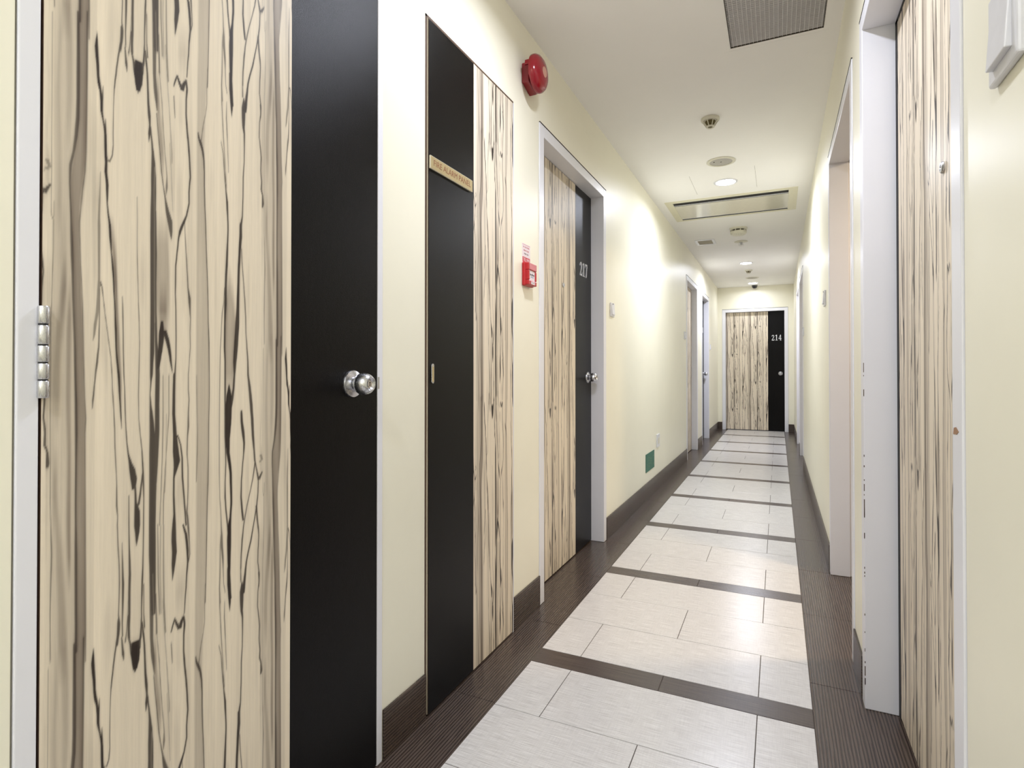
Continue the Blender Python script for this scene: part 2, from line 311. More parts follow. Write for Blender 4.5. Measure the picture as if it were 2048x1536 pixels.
# ---------------------------------------------------------------- zebrano figure (printed laminate, repeats every 0.384 x 0.981 m with a half drop)
TW, TH, TZ0, DROP = 0.384, 0.981, 0.645, 0.49
STROKES = """0.95:1929,1584,18,1956,1594,25,1992,1604,25,2029,1594,40,2085,1584,65,2122,1596,47,2159,1602,38,2178,1588,30,2164,1568,26,2162,1542,26,2182,1514,30,2212,1486,30,2236,1455,28,2249,1428,24,2225,1400,23,2227,1378,23,2180,1355,26,2134,1343,38,2097,1334,41,2061,1324,41,2033,1312,25,2007,1287,22,1978,1258,22,1977,1228,22,1975,1209,18,1985,1181,18,1991,1128,18,1989,1092,17,1976,1066,25,1964,1062,44,1956,1027,47,1955,992,51,1978,956,62,1998,924,100,2017,907,110,1999,895,73,1964,878,26,1962,846,29,1976,811,36,1969,784,72,1969,766,81,1980,743,81,1963,722,63,1954,705,29,1946,695,8;0.95:2142,788,26,2199,769,41,2229,741,42,2234,719,30,2216,697,23,2201,670,21,2181,644,17,2173,628,17;0.95:2006,953,25,2042,950,22,2089,934,22,2118,910,26,2125,875,26,2149,848,26,2179,811,26,2199,786,23;0.85:2140,1344,11,2144,1337,11,2164,1302,14,2194,1257,17,2215,1222,19,2245,1202,45,2255,1180,23,2265,1166,13,2257,1141,12,2264,1114,12,2246,1086,11,2229,1062,11,2230,1035,14,2244,1017,16,2232,990,19,2233,968,30,2219,950,19,2211,918,16,2231,891,15,2233,855,16,2225,828,15,2213,810,23,2230,796,30,2246,775,27,2267,749,15,2273,731,15,2245,719,19;0.8:1930,1564,14,1940,1545,16,1953,1526,5;0.7:2587,1646,12,2588,1635,13,2575,1606,12,2576,1578,12,2551,1558,10,2502,1534,12,2473,1511,12,2454,1499,16;0.9:2400,1517,15,2414,1507,32,2454,1498,47,2494,1486,36,2521,1468,28,2530,1446,22,2531,1418,20,2545,1381,18,2561,1347,18,2577,1301,16,2599,1254,17,2618,1199,16,2624,1162,16,2642,1124,20,2649,1062,14,2653,1024,14,2643,968,15,2642,912,14,2634,857,15,2620,820,14,2614,776,14,2605,712,14,2593,656,15,2585,629,14,2576,596,12,2528,567,12;0.7:2390,1062,8,2405,985,9,2415,959,11,2409,916,16,2399,879,12,2396,863,6;0.8:2900,1669,17,2893,1649,17,2885,1630,15,2895,1592,15,2910,1564,15,2933,1526,15,2956,1498,13,2972,1470,12,3002,1432,13;0.95:2878,1518,9,2928,1497,13,2957,1459,15,2996,1422,22,3018,1403,39,3030,1380,31,3042,1358,26,3043,1347,26,3029,1310,35,3017,1280,43,2998,1241,39,2991,1203,48,2980,1164,30,2977,1116,35,2990,1087,31,2991,1061,30,2993,1023,31,2996,946,26,3014,888,20,3000,850,19,3002,821,26,3025,792,26,3058,765,27,3070,746,22;1:3079,1042,17,3080,1019,109,3070,994,131,3067,965,114,3051,936,92,3063,907,66,3097,887,57,3124,867,48,3132,838,44,3140,809,39,3123,780,39,3102,764,66,3093,735,83,3094,706,70,3096,668,53,3108,638,57,3120,619,62,3120,603,31,3117,592,7;0.95:3332,1365,50,3333,1341,59,3312,1315,50,3291,1275,45,3281,1236,50,3272,1196,59,3262,1166,81,3245,1137,81,3224,1107,80,3209,1088,67,3199,1061,36,3178,1032,40,3146,1012,53,3114,993,44;0.33:3080,1258,22,3093,1214,154,3106,1165,220,3108,1107,198,3089,1061,154,3068,1038,131;0.75:2972,1233,13,2952,1202,12,2921,1183,15,2901,1145,13,2882,1106,15,2877,1068,15,2871,1023,12,2868,947,12,2872,871,13,2884,824,13,2907,795,15,2919,769,17,2930,749,30,2936,726,43,2958,701,30,2965,682,15,2977,653,13,3010,636,13,3012,594,17,3024,565,21,3047,535,13;0.8:2909,750,10,2899,731,13,2896,674,17,2886,646,19,2905,617,17,2916,588,13;0.85:2998,1600,7,2996,1567,17,3012,1539,15,3029,1510,11,3048,1462,9;1:3082,1678,65,3088,1659,62,3089,1629,58,3108,1607,57,3113,1591,40,3114,1576,7;0.85:3586,1703,29,3539,1680,28,3493,1658,32,3452,1632,32,3430,1611,37;0.8:3370,1692,19,3364,1672,19,3361,1648,18,3366,1626,27;0.92:3394,1623,23,3390,1605,83,3387,1583,74,3388,1565,51,3409,1552,32,3410,1524,21,3407,1494,18,3385,1463,21,3382,1423,21,3370,1383,23,3339,1365,42,3333,1353,50;0.9:3350,1318,16,3365,1290,16,3406,1247,16,3438,1208,21,3456,1178,19,3464,1148,16,3489,1118,21,3513,1088,29,3519,1061,33,3556,1037,52,3593,1004,62,3623,970,57,3643,935,53,3673,905,33,3689,884,33,3730,867,24,3780,844,39,3829,850,29,3878,857,25;0.9:3694,878,24,3647,848,20,3577,820,16,3508,795,17,3467,776,19,3428,756,21,3395,727,28,3373,698,23,3363,669,23;0.95:3365,986,41,3373,966,50,3404,946,60,3432,922,37,3422,902,23,3400,882,21,3371,847,23,3364,814,32,3392,784,37,3416,767,37;0.95:3780,840,20,3774,816,20,3746,792,24,3710,772,22,3663,750,21,3605,721,28,3535,697,28,3494,679,28,3472,656,32,3445,637,56,3411,618,83,3401,599,78,3413,578,46,3437,566,28,3437,548,21,3423,509,18;0.9:3734,788,34,3759,759,29,3784,741,29,3797,726,20,3779,696,20,3775,670,19,3813,644,22,3802,620,22,3785,607,22,3799,574,22,3817,553,24,3843,525,25;0.85:3799,1713,17,3785,1692,18,3769,1666,17,3795,1630,20,3808,1610,20,3779,1591,19,3773,1560,19,3799,1540,22,3824,1518,23,3813,1491,22,3834,1467,24,3827,1450,29,3865,1439,24,3871,1422,45,3861,1416,34;0.5:3839,892,50,3876,884,35,3803,878,24;0.6:54,1608,6,55,1514,7,54,1426,8,57,1367,7,54,1323,7,55,1305,10,71,1298,10,89,1303,7,91,1324,6;0.8:84,1299,6,83,1250,8,78,1221,9,68,1177,8,57,1147,9,59,1074,8,59,1001,9,63,928,7,64,870,8,75,839,10,87,795,15,79,752,13,73,708,12,80,636,9;0.85:-21,1335,25,15,1342,22,36,1346,12;0.35:-6,1381,29,17,1373,30,14,1358,17;0.7:394,1628,32,399,1530,46,401,1492,46,396,1462,46,377,1435,41,352,1413,30,326,1398,29,303,1387,32,298,1375,29,295,1360,24,306,1330,21,316,1300,24,322,1280,34,332,1250,34,343,1212,29,354,1174,27,364,1144,30,375,1114,26,385,1063,29,398,1018,32,403,972,32,403,927,24,402,867,24,404,831,24,410,786,35,413,740,34,415,695,35,421,635,33;0.46:461,1632,130,460,1533,129,457,1464,129,433,1410,163,401,1378,188,389,1347,154,371,1316,120,372,1296,106,388,1250,107,411,1190,107,435,1130,114,445,1063,121,462,1002,129,466,926,122,471,830,129,476,738,136,489,632,129;-0.25:445,1631,32,450,1533,29,450,1471,30,435,1425,25,420,1402,16;-0.22:435,927,18,440,830,30,450,724,34,456,618,34;0.65:523,1635,19,524,1536,17,522,1474,12,515,1412,11,503,1381,13,476,1357,13,457,1334,11,432,1303,12,433,1287,11,457,1221,9,480,1176,11,492,1115,9,506,1069,10,515,1033,10,535,994,17,525,971,10,533,895,10,537,828,12,545,721,13,551,614,13;0.14:209,1617,258,219,1447,246,197,1372,180,195,1292,193,213,1203,232,214,1064,270,234,930,285,240,835,284,252,613,284;0.2:132,931,50,122,882,51,137,852,63,176,822,56,192,777,84,220,718,85,237,658,103,239,621,90;0.18:244,1225,39,220,1188,72,178,1143,84,142,1098,71,133,1034,84,147,1005,50;0.24:305,1189,26,300,1159,52,294,1018,57,312,944,47,305,834,52,322,758,40;0.12:275,1615,79,288,1495,66,271,1434,53;0.12:158,1608,38,138,1503,33,156,1415,38,161,1333,51,150,1296,51;1:665,1611,8,656,1587,48,675,1562,40,683,1544,34,698,1530,42,720,1519,32,738,1502,37,739,1487,34,759,1475,21,781,1463,24,796,1451,35,800,1426,35,810,1407,35,807,1391,38,827,1372,38,828,1357,29,828,1341,17,850,1321,24,870,1307,32,882,1284,33,895,1263,15,918,1241,26,934,1213,23,946,1189,18,959,1165,21,968,1141,27,977,1109,25,994,1085,27,1018,1063,30,1040,1022,21,1059,993,19,1070,975,5;0.4:900,1300,36,916,1284,51,959,1237,45,980,1181,33,1010,1117,45,1044,1047,39,1058,1014,18;0.95:756,1528,7,752,1512,20,743,1495,23;0.95:795,1477,6,798,1464,21,799,1451,26;0.9:1044,1686,21,1035,1640,27,1022,1615,22,974,1580,21,946,1553,21,925,1531,15,915,1499,10,911,1458,10,915,1439,12,901,1421,16,864,1411,17,830,1412,15,820,1417,14;0.6:724,1388,6,721,1365,14,715,1341,23,709,1317,25,710,1304,32,713,1257,29,715,1217,28,709,1194,40,689,1162,37,662,1143,36,649,1128,28,631,1118,6;0.85:720,1202,12,723,1147,13,714,1108,20,693,1084,29,670,1063,19,657,1048,17,636,1024,22,628,1010,4;0.1:664,1371,85,660,1308,99,663,1256,85,669,1201,71;0.9:737,1210,26,759,1204,15,781,1185,10,804,1163,10,835,1140,10,865,1116,11,896,1092,10,912,1069,12,920,1055,11,924,1039,13,945,1007,13,962,975,14,968,943,15,980,919,12,997,886,12,999,848,21,1015,830,12,1011,816,14,1022,784,15,1042,751,15,1048,719,16,1042,687,14,1036,668,15,1050,653,28,1036,636,33,1019,619,21,1001,604,24,975,586,21,961,573,18;0.1:783,1163,43,800,1100,87,832,1063,59;0.95:1070,1192,5,1078,1166,14,1086,1134,15,1089,1101,16,1098,1069,14,1110,1046,14,1123,1006,14,1137,973,15,1154,949,16,1179,929,22,1211,915,47,1243,902,87,1267,888,95,1268,878,74,1252,870,25;0.95:1284,881,32,1297,864,26,1301,848,32,1326,831,83,1327,808,89,1328,795,64,1321,782,32,1318,774,4;0.9:1412,895,16,1396,879,23,1373,858,29,1350,843,32;0.9:1298,1365,5,1304,1324,8,1303,1284,9,1313,1235,10,1329,1185,10,1342,1152,11,1352,1118,11,1346,1077,13,1337,1029,11,1345,988,11,1368,963,13,1397,937,15,1414,912,23,1426,878,26,1435,853,16,1433,806,16,1431,772,15,1425,739,20,1418,714,26,1414,690,23,1407,665,19,1409,640,16,1397,615,22,1382,598,39,1339,592,80,1323,581,96,1316,571,64,1313,563,10;0.95:1441,705,12,1444,655,13,1461,629,19,1473,604,23,1485,578,29,1495,553,33;0.95:1420,1621,17,1441,1600,27,1459,1581,26,1468,1556,27,1478,1531,34,1496,1511,43,1505,1495,26,1497,1481,37,1490,1467,10;0.9:1514,1492,23,1540,1469,24,1558,1449,37,1567,1432,61,1573,1407,81,1575,1381,81,1571,1347,85,1573,1307,91,1574,1222,87,1567,1170,68,1564,1102,64,1552,1062,44,1544,1049,21,1534,1029,15,1541,1012,27,1556,991,57,1574,961,84,1589,926,118,1591,892,119,1585,842,108,1582,802,105,1585,751,108,1596,700,94,1607,649,68,1618,598,64,1637,546,55;-0.3:1593,1424,14,1583,1382,14,1593,1330,13,1597,1239,12,1607,1154,13;-0.3:1595,717,8,1615,648,13,1636,580,17;0.9:1190,861,10,1193,812,15,1203,770,22,1213,729,35,1206,697,35,1208,664,32,1205,640,25,1210,623,22,1242,609,35,1283,596,63;0.95:1086,785,5,1095,749,18,1105,717,31,1103,684,25,1096,652,15,1101,631,15,1125,616,37,1137,602,34,1137,589,7;0.8:1191,689,8,1177,657,9,1167,637,11,1148,620,22;1:1311,1594,112,1309,1574,136,1313,1561,113,1305,1548,64,1305,1543,9;0.9:1201,1679,22,1195,1640,32,1192,1607,19,1231,1592,32,1259,1577,64;0.9:1420,1692,23,1410,1638,15,1392,1600,23,1368,1580,49;0.9:1095,1690,22,1087,1610,16,1113,1581,34,1122,1571,6;0.8:1574,1696,68,1580,1587,51,1603,1554,51,1630,1525,13;0.42:1637,1572,41,1656,1521,38,1693,1488,62,1712,1454,73,1739,1429,46;0.85:1622,1520,14,1650,1487,13,1686,1453,14,1713,1420,15,1749,1395,15,1786,1373,25,1822,1353,60,1867,1337,82,1886,1320,54,1896,1304,7;0.7:1650,1642,10,1670,1591,10,1716,1541,12,1735,1507,12,1773,1456,12,1810,1414,14,1807,1397,35,1797,1384,14;0.55:1772,1648,10,1801,1597,10,1839,1546,10,1868,1504,12,1897,1461,14,1903,1443,8;0.5:1860,1477,7,1890,1425,9,1910,1373,9,1920,1356,8;0.6:1676,800,14,1689,714,21,1718,644,18,1764,591,14,1784,539,16;0.5:1727,798,14,1723,713,14,1744,643,12,1782,573,14;0.65:1780,797,15,1783,728,18,1795,659,21,1824,606,21,1862,552,22;0.8:1648,681,17,1668,612,24,1714,559,45;0.6:1757,1062,11,1762,976,18,1748,907,16,1725,839,15,1710,799,16;0.7:1863,1062,14,1867,992,15,1834,941,11,1801,889,12,1777,838,15,1776,797,14;0.5:1822,993,9,1818,906,12,1799,854,11;0.9:1609,1348,24,1615,1325,28,1626,1274,28,1620,1222,27,1623,1171,31,1634,1120,41,1653,1086,62,1662,1062,71,1656,1011,69,1659,968,72,1652,926,58,1629,875,51;0.97:1735,1155,41,1728,1134,90,1712,1112,76,1690,1094,62,1670,1077,51;0.97:1780,1141,63,1833,1124,63,1870,1107,50,1897,1086,35,1925,1068,11;0.25:1745,1319,157,1748,1241,209,1752,1172,209,1753,1150,139;0.18:1750,1207,105,1752,1164,122,1753,1148,87;0.2:2477,1641,169,2477,1630,169,2462,1536,138,2446,1462,118,2470,1370,148,2483,1290,178,2499,1179,209,2520,1062,249,2525,951,219,2515,840,209,2501,724,188,2486,614,158,2460,552,98;0.12:3841,1715,112,3847,1570,99,3853,1426,35;0.1:2046,1424,111,2051,1335,92;0.14:2100,700,166,2067,640,128;0.14:2059,1550,111,2060,1524,37;0.14:2073,885,110,2076,814,129"""
def grain_tile():
    nx, nz = 512, 654
    dx, dz = TW / nx, TH / nz
    dark = np.zeros((nz, nx)); soft = np.zeros((nz, nx)); light = np.zeros((nz, nx))
    def splat(buf, x0, z0, w0, x1, z1, w1, val, add, edge):
        pad = max(w0, w1) / 2 + 3 * edge
        i0, i1 = int((min(x0, x1) - pad) / dx), int((max(x0, x1) + pad) / dx) + 1
        j0, j1 = int((min(z0, z1) - TZ0) / dz) - 1, int((max(z0, z1) - TZ0) / dz) + 2
        i0, i1, j0, j1 = max(i0, 0), min(i1, nx), max(j0, 0), min(j1, nz)
        if i0 >= i1 or j0 >= j1: return
        X = (np.arange(i0, i1) + 0.5) * dx; Z = TZ0 + (np.arange(j0, j1) + 0.5) * dz
        X, Z = np.meshgrid(X, Z)
        ax, az = x1 - x0, z1 - z0
        t = np.clip(((X - x0) * ax + (Z - z0) * az) / (ax * ax + az * az + 1e-12), 0, 1)
        d = np.hypot(X - x0 - t * ax, (Z - z0 - t * az) * 0.8)
        half = (w0 + (w1 - w0) * t) / 2
        a = np.clip((half - d) / edge + 0.5, 0, 1) * val
        sl = buf[j0:j1, i0:i1]
        np.maximum(sl, a, out=sl)
    fills = []
    for st in STROKES.split(';'):
        d, o = st.split(':'); d = float(d); o = [float(k) for k in o.split(',')]
        pts = [(o[i] / 1e4, o[i + 1] / 1e3, max(o[i + 2], 8) / 1e4) for i in range(0, len(o), 3)]
        fill = 0 < d < 0.5
        edge = 0.0035 if fill else (0.0020 if d < 0 else 0.0009)
        buf = np.zeros((nz, nx)) if fill else (light if d < 0 else dark)
        for i in (-1, 0, 1):
            for j in (-1, 0, 1):
                # a half-dropped copy; keep only what was traced inside its own window
                for (xa, za, wa), (xb, zb, wb) in zip(pts, pts[1:]):
                    if not (TZ0 - 0.02 < (za + zb) / 2 < TZ0 + TH + 0.02): continue
                    ox, oz = i * TW, i * DROP + j * TH
                    if max(xa, xb) + ox < -0.03 or min(xa, xb) + ox > TW + 0.03: continue
                    if max(za, zb) + oz < TZ0 - 0.05 or min(za, zb) + oz > TZ0 + TH + 0.05: continue
                    w = 1.12
                    splat(buf, xa + ox, za + oz, wa * w, xb + ox, zb + oz, wb * w, abs(d), fill, edge)
        if fill: soft = np.minimum(soft + buf, 0.7)
    soft = sum(np.roll(soft, k, 0) for k in range(-18, 19, 2)) / 19        # let the stains fade out along the grain
    # long fibre streaks
    def fibre(kx, kz, seed):
        r = np.random.RandomState(seed)
        a = r.rand(max(nz // kz, 2), max(nx // kx, 2))
        zi = np.linspace(0, a.shape[0], nz, endpoint=False); xi = np.linspace(0, a.shape[1], nx, endpoint=False)
        z0 = zi.astype(int); x0 = xi.astype(int); fz = (zi - z0)[:, None]; fx = (xi - x0)[None]
        fz = fz * fz * (3 - 2 * fz); fx = fx * fx * (3 - 2 * fx)
        z1 = (z0 + 1) % a.shape[0]; x1 = (x0 + 1) % a.shape[1]
        return (a[z0][:, x0] * (1 - fz) * (1 - fx) + a[z1][:, x0] * fz * (1 - fx) + a[z0][:, x1] * (1 - fz) * fx + a[z1][:, x1] * fz * fx)
    fib = 0.5 * fibre(3, 130, 3) + 0.3 * fibre(9, 90, 5) + 0.2 * fibre(2, 40, 8)
    tan = fibre(14, 110, 11)
    k = 5
    halo = sum(np.roll(dark, s, 1) for s in range(-k, k + 1)) / (2 * k + 1)
    halo = sum(np.roll(halo, s, 0) for s in range(-6, 7, 2)) / 7
    # strips of veneer, each with its own tone
    edges = [0.047, 0.052, 0.067, 0.080, 0.1095, 0.157, 0.196, 0.238, 0.262, 0.300, 0.336]
    tone = [0.94, 0.93, 0.93, 1.05, 1.0, 0.97, 0.95, 1.0, 0.97, 1.0, 1.02, 0.985]
    xs = (np.arange(nx) + 0.5) * dx
    t = np.ones(nx) * tone[0]
    for e, v in zip(edges, tone[1:]): t[xs > e] = v
    base = np.array(lin(236, 223, 201)[:3]); vein = np.array(lin(38, 28, 26)[:3]); brown = np.array(lin(80, 61, 51)[:3])
    b = base[None, None] * (t[None, :, None] * (0.92 + 0.16 * fib[..., None]))
    s = np.clip(soft * (1.2 + 0.6 * tan) + np.clip(halo - 0.03, 0, 1) * 0.36 + np.clip(tan - 0.72, 0, 1) * 0.5, 0, 0.95)[..., None]
    c = b * (1 - s) + (brown * (0.75 + 0.5 * fib[..., None])) * s
    D = np.clip(dark * (1 - light), 0, 1)[..., None] * (0.9 + 0.1 * fib[..., None])
    c = c * (1 - D) + vein * (0.8 + 0.4 * fib[..., None]) * D
    return c
GRAIN = grain_tile()
def grain_at(x, z, blur_x=1, blur_z=1):
    g = GRAIN
    if blur_x > 1: g = sum(np.roll(g, s, 1) for s in range(-(blur_x // 2), blur_x - blur_x // 2)) / blur_x
    if blur_z > 1: g = sum(np.roll(g, s, 0) for s in range(-(blur_z // 2), blur_z - blur_z // 2)) / blur_z
    k = np.floor(x / TW); x = x - k * TW
    z = (z - k * DROP - TZ0) % TH
    nz, nx, _ = g.shape
    fx = x / TW * nx - 0.5; fz = z / TH * nz - 0.5
    x0 = np.floor(fx).astype(int); z0 = np.floor(fz).astype(int)
    tx = (fx - x0)[..., None]; tz = (fz - z0)[..., None]
    xa = np.clip(x0, 0, nx - 1); xb = np.clip(x0 + 1, 0, nx - 1); za = z0 % nz; zb = (z0 + 1) % nz
    return (g[za, xa] * (1 - tx) * (1 - tz) + g[za, xb] * tx * (1 - tz) + g[zb, xa] * (1 - tx) * tz + g[zb, xb] * tx * tz)
def wood_sheet(name, place, u0, u1, z0, z1, offx, offz, dx, dz, parent):
    """flat laminate sheet; place(u, z, depth) gives world points; its print is a colour attribute on the sheet"""
    nu, nz = int((u1 - u0) / dx) + 2, int((z1 - z0) / dz) + 2
    u = np.linspace(u0, u1, nu); z = np.linspace(z0, z1, nz)
    U, Z = np.meshgrid(u, z)
    bx = max(1, int(round(dx / 0.00075 * 0.5))); bz = max(1, int(round(dz / 0.0015 * 0.5)))
    c = grain_at(U + offx, Z + offz, bx, bz)
    P = place(U, Z)
    me = bpy.data.meshes.new(name)
    n = nu * nz
    idx = np.arange(n).reshape(nz, nu)
    q = np.stack([idx[:-1, :-1], idx[:-1, 1:], idx[1:, 1:], idx[1:, :-1]], -1).reshape(-1, 4)
    me.vertices.add(n); me.vertices.foreach_set('co', P.reshape(-1).astype(np.float32))
    me.loops.add(q.size); me.loops.foreach_set('vertex_index', q.reshape(-1).astype(np.int32))
    me.polygons.add(len(q)); me.polygons.foreach_set('loop_start', np.arange(0, q.size, 4, dtype=np.int32))
    try: me.polygons.foreach_set('loop_total', np.full(len(q), 4, dtype=np.int32))
    except Exception: pass
    me.update(calc_edges=True)
    at = me.color_attributes.new('grain', 'FLOAT_COLOR', 'POINT')
    at.data.foreach_set('color', np.concatenate([c.reshape(-1, 3), np.ones((n, 1))], 1).reshape(-1).astype(np.float32))
    me.materials.append(M['wood'])
    o = bpy.data.objects.new(name, me)
    col.objects.link(o)
    o.parent = parent
    o.matrix_parent_inverse = Matrix.Translation(-parent_world(parent))
    return o

# ---------------------------------------------------------------- room shell
XL, XR, YE, YB = -0.985, 0.249, 10.80, -3.0
RD = 0.078                                     # how far the recessed leaves sit behind the wall face
HT, HI = 2.207, 2.154                          # door heads: outer, inner
HTE, HIE = 2.160, 2.108
def wall(name, x_face, x_back, y0, y1, openings, label, swap=False):
    """wall slab with door openings; swap=True puts it across the corridor"""
    ys = sorted(set([y0, y1] + [o[0] for o in openings] + [o[1] for o in openings]))
    b = MB()
    P = (lambda x, y, z: (y, x, z)) if swap else (lambda x, y, z: (x, y, z))
    def q(a, bb, c, d): b.add([P(*a), P(*bb), P(*c), P(*d)], [(0, 1, 2, 3)])
    for a, c in zip(ys, ys[1:]):
        op = [o for o in openings if o[0] <= a + 1e-6 and o[1] >= c - 1e-6]
        z0 = op[0][2] if op else 0
        for x in (x_face, x_back): q((x, a, z0), (x, c, z0), (x, c, ZC), (x, a, ZC))
        if op: q((x_face, a, z0), (x_back, a, z0), (x_back, c, z0), (x_face, c, z0))
    for o in openings:
        for y in o[:2]: q((x_face, y, 0), (x_back, y, 0), (x_back, y, o[2]), (x_face, y, o[2]))
    for y in (y0, y1): q((x_face, y, 0), (x_back, y, 0), (x_back, y, ZC), (x_face, y, ZC))
    return tag(b.build(name, M['wall']), label, 'wall', None, 'structure')

LD = dict(d1=(0.4215, 0.449, 1.2215, 1.2440), cup=(1.4530, 1.4660, 2.0805, 2.0900),
          d217=(2.369, 2.421, 3.410, 3.464), c=(6.930, 6.985, 7.885, 7.940), d=(8.412, 8.465, 9.290, 9.345))
RDR = dict(r1=(1.034, 1.085, 2.090, 2.149), r2=(2.373, 2.430, 3.378, 3.432), r3=(6.872, 6.930, 7.915, 7.972), r4=(8.120, 8.175, 9.145, 9.200))
ED = (-0.910, -0.853, 0.103, 0.160)
g = 0.0015
wall('wall_left', XL, XL - 0.14, YB, YE,
     [(0.4184, 1.2466, HT + g), (1.4512, 2.0905, 2.180)] + [(v[0] - g, v[3] + g, HT + g) for k, v in LD.items() if k in ('d217', 'c', 'd')],
     'cream painted left wall with the fire alarm bell')
wall('wall_right', XR, XR + 0.16, YB, YE, [(v[0] - g, v[3] + g, HT + g) for v in RDR.values()],
     'cream painted right wall close to the viewer')
wall('wall_end', YE, YE + 0.14, XL, XR, [(ED[0] - g, ED[3] + g, HTE + g)], 'cream end wall of the corridor around door 214', swap=True)
tag(MB().box(XL, XR, YB - 0.1, YB, 0, ZC).build('wall_back', M['wall']), 'cream wall closing the corridor behind the viewer', 'wall', None, 'structure')
# ceiling with the hole for the return-air grille
GX0, GX1, GY0, GY1 = -0.193, 0.184, 2.12, 2.765
AX0, AX1, AY0, AY1 = -0.846, 0.085, 5.134, 5.745
def ceiling():
    xs = sorted([XL - 0.14, XR + 0.16, GX0, GX1, AX0, AX1]); ys = sorted([YB - 0.1, YE + 0.14, GY0, GY1, AY0, AY1])
    b = MB()
    for a, c in zip(xs, xs[1:]):
        for d, e in zip(ys, ys[1:]):
            hole = (a >= GX0 - 1e-6 and c <= GX1 + 1e-6 and d >= GY0 - 1e-6 and e <= GY1 + 1e-6) or (a >= AX0 - 1e-6 and c <= AX1 + 1e-6 and d >= AY0 - 1e-6 and e <= AY1 + 1e-6)
            if not hole: b.add([(a, d, ZC), (c, d, ZC), (c, e, ZC), (a, e, ZC)], [(0, 1, 2, 3)])
    for (x0, x1, y0, y1) in ((GX0, GX1, GY0, GY1), (AX0, AX1, AY0, AY1)):
        for p, q in (((x0, y0), (x1, y0)), ((x1, y0), (x1, y1)), ((x1, y1), (x0, y1)), ((x0, y1), (x0, y0))):
            b.add([(*p, ZC), (*q, ZC), (*q, ZC + 0.08), (*p, ZC + 0.08)], [(0, 1, 2, 3)])
    o = tag(b.build('ceiling', M['ceiling']), 'plain white corridor ceiling', 'ceiling', None, 'structure')
    s = M['gap_grey']
    for x, y0, y1 in ((-0.611, 4.462, 4.95), (-0.149, 4.424, 4.95)):
        MB().box(x - 0.0007, x + 0.0007, y0, y1, ZC - 0.0006, ZC + 0.001).build('ceiling_seam', s, o)
    return o
ceiling()

# floor: grout bed, pale field tiles, brown cross strips, brown borders
def floor():
    fl = tag(MB().box(XL - 0.14, XR + 0.16, YB - 0.1, YE + 0.14, -0.03, -0.0016).build('floor', M['grout']),
             'tiled corridor floor, pale field with brown border and cross strips', 'floor', None, 'structure')
    FX0, FX1 = -0.8265, 0.0957
    j = 0.0012
    cache = {}
    def tile(name, x0, x1, y0, y1, mat):
        w, l = round(x1 - x0 - 2 * j, 4), round(y1 - y0 - 2 * j, 4)
        key = (name, w, l)
        if key not in cache:
            e = 0.0006
            b = MB(); hx, hy = w / 2, l / 2
            vs = [(-hx, -hy, -0.012), (hx, -hy, -0.012), (hx, hy, -0.012), (-hx, hy, -0.012),
                  (-hx, -hy, -e), (hx, -hy, -e), (hx, hy, -e), (-hx, hy, -e),
                  (-hx + e, -hy + e, 0), (hx - e, -hy + e, 0), (hx - e, hy - e, 0), (-hx + e, hy - e, 0)]
            fs = [(0, 1, 5, 4), (1, 2, 6, 5), (2, 3, 7, 6), (3, 0, 4, 7), (4, 5, 9, 8), (5, 6, 10, 9), (6, 7, 11, 10), (7, 4, 8, 11), (8, 9, 10, 11)]
            o = b.add(vs, fs).build(name, mat)
            cache[key] = o.data
        else:
            o = bpy.data.objects.new(name, cache[key]); col.objects.link(o)
        o.location = ((x0 + x1) / 2, (y0 + y1) / 2, RNG.uniform(-0.00025, 0.00025))
        o.parent = fl
    S0, SW = 1.9108, 0.105
    rowh = (1 - SW) / 3
    for i in range(-4, 9):
        y0 = S0 + i
        for a, c in ((FX0, -0.3665), (-0.3665, FX1)): tile('floor_strip_tile', a, c, y0, min(y0 + SW, YE + 0.1), M['strip'])
        for k in range(3):
            a = y0 + SW + k * rowh; c = a + rowh
            if a > YE + 0.06: break
            c = min(c, YE + 0.10)
            js = (-0.3670,) if k == 1 else (-0.6710, -0.0620)
            xs = [FX0] + list(js) + [FX1]
            for x0, x1 in zip(xs, xs[1:]): tile('floor_tile', x0, x1, a, c, M['tile'])
    for side, y, x0, x1 in (('l', 1.620, XL - 0.13, FX0), ('r', 2.185, FX1, XR + 0.15)):
        y -= 0.605 * 8
        while y < YE + 0.1:
            tile('floor_border_tile', x0, x1, y, min(y + 0.605, YE + 0.1), M['border'])
            y += 0.605
floor()

def skirting():
    H, T = 0.138, 0.007
    def run(parent_name, segs, mk, label):
        par = thing(parent_name, segs[0][2], label, 'skirting', None, 'structure')
        for a, c, _ in segs:
            y = a
            n = max(1, round((c - a) / 0.605)); step = (c - a) / n
            for k in range(n):
                mk(a + k * step + 0.0006, a + (k + 1) * step - 0.0006).build('skirting_tile', M['skirt'], par, bevel=0.001, seg=1)
    L = [(YB, 0.4175), (1.2478, 1.4500), (2.0912, 2.366), (3.467, 6.927), (7.943, 8.409), (9.348, YE)]
    run('baseboard_left', [(a, c, (XL, a, 0)) for a, c in L], lambda a, c: MB().box(XL, XL + T, a, c, 0, H), 'brown tile skirting along the left wall')
    R = [(YB, 1.031), (2.152, 2.370), (3.435, 6.869), (7.975, 8.117), (9.203, YE)]
    run('baseboard_right', [(a, c, (XR, a, 0)) for a, c in R], lambda a, c: MB().box(XR - T, XR, a, c, 0, H), 'brown tile skirting along the right wall')
    E = [(XL + T, ED[0] - 0.002), (ED[3] + 0.002, XR - T)]
    run('baseboard_end', [(a, c, (a, YE, 0)) for a, c in E], lambda a, c: MB().box(a, c, YE - T, YE, 0, H), 'brown tile skirting stubs beside the end door')
skirting()

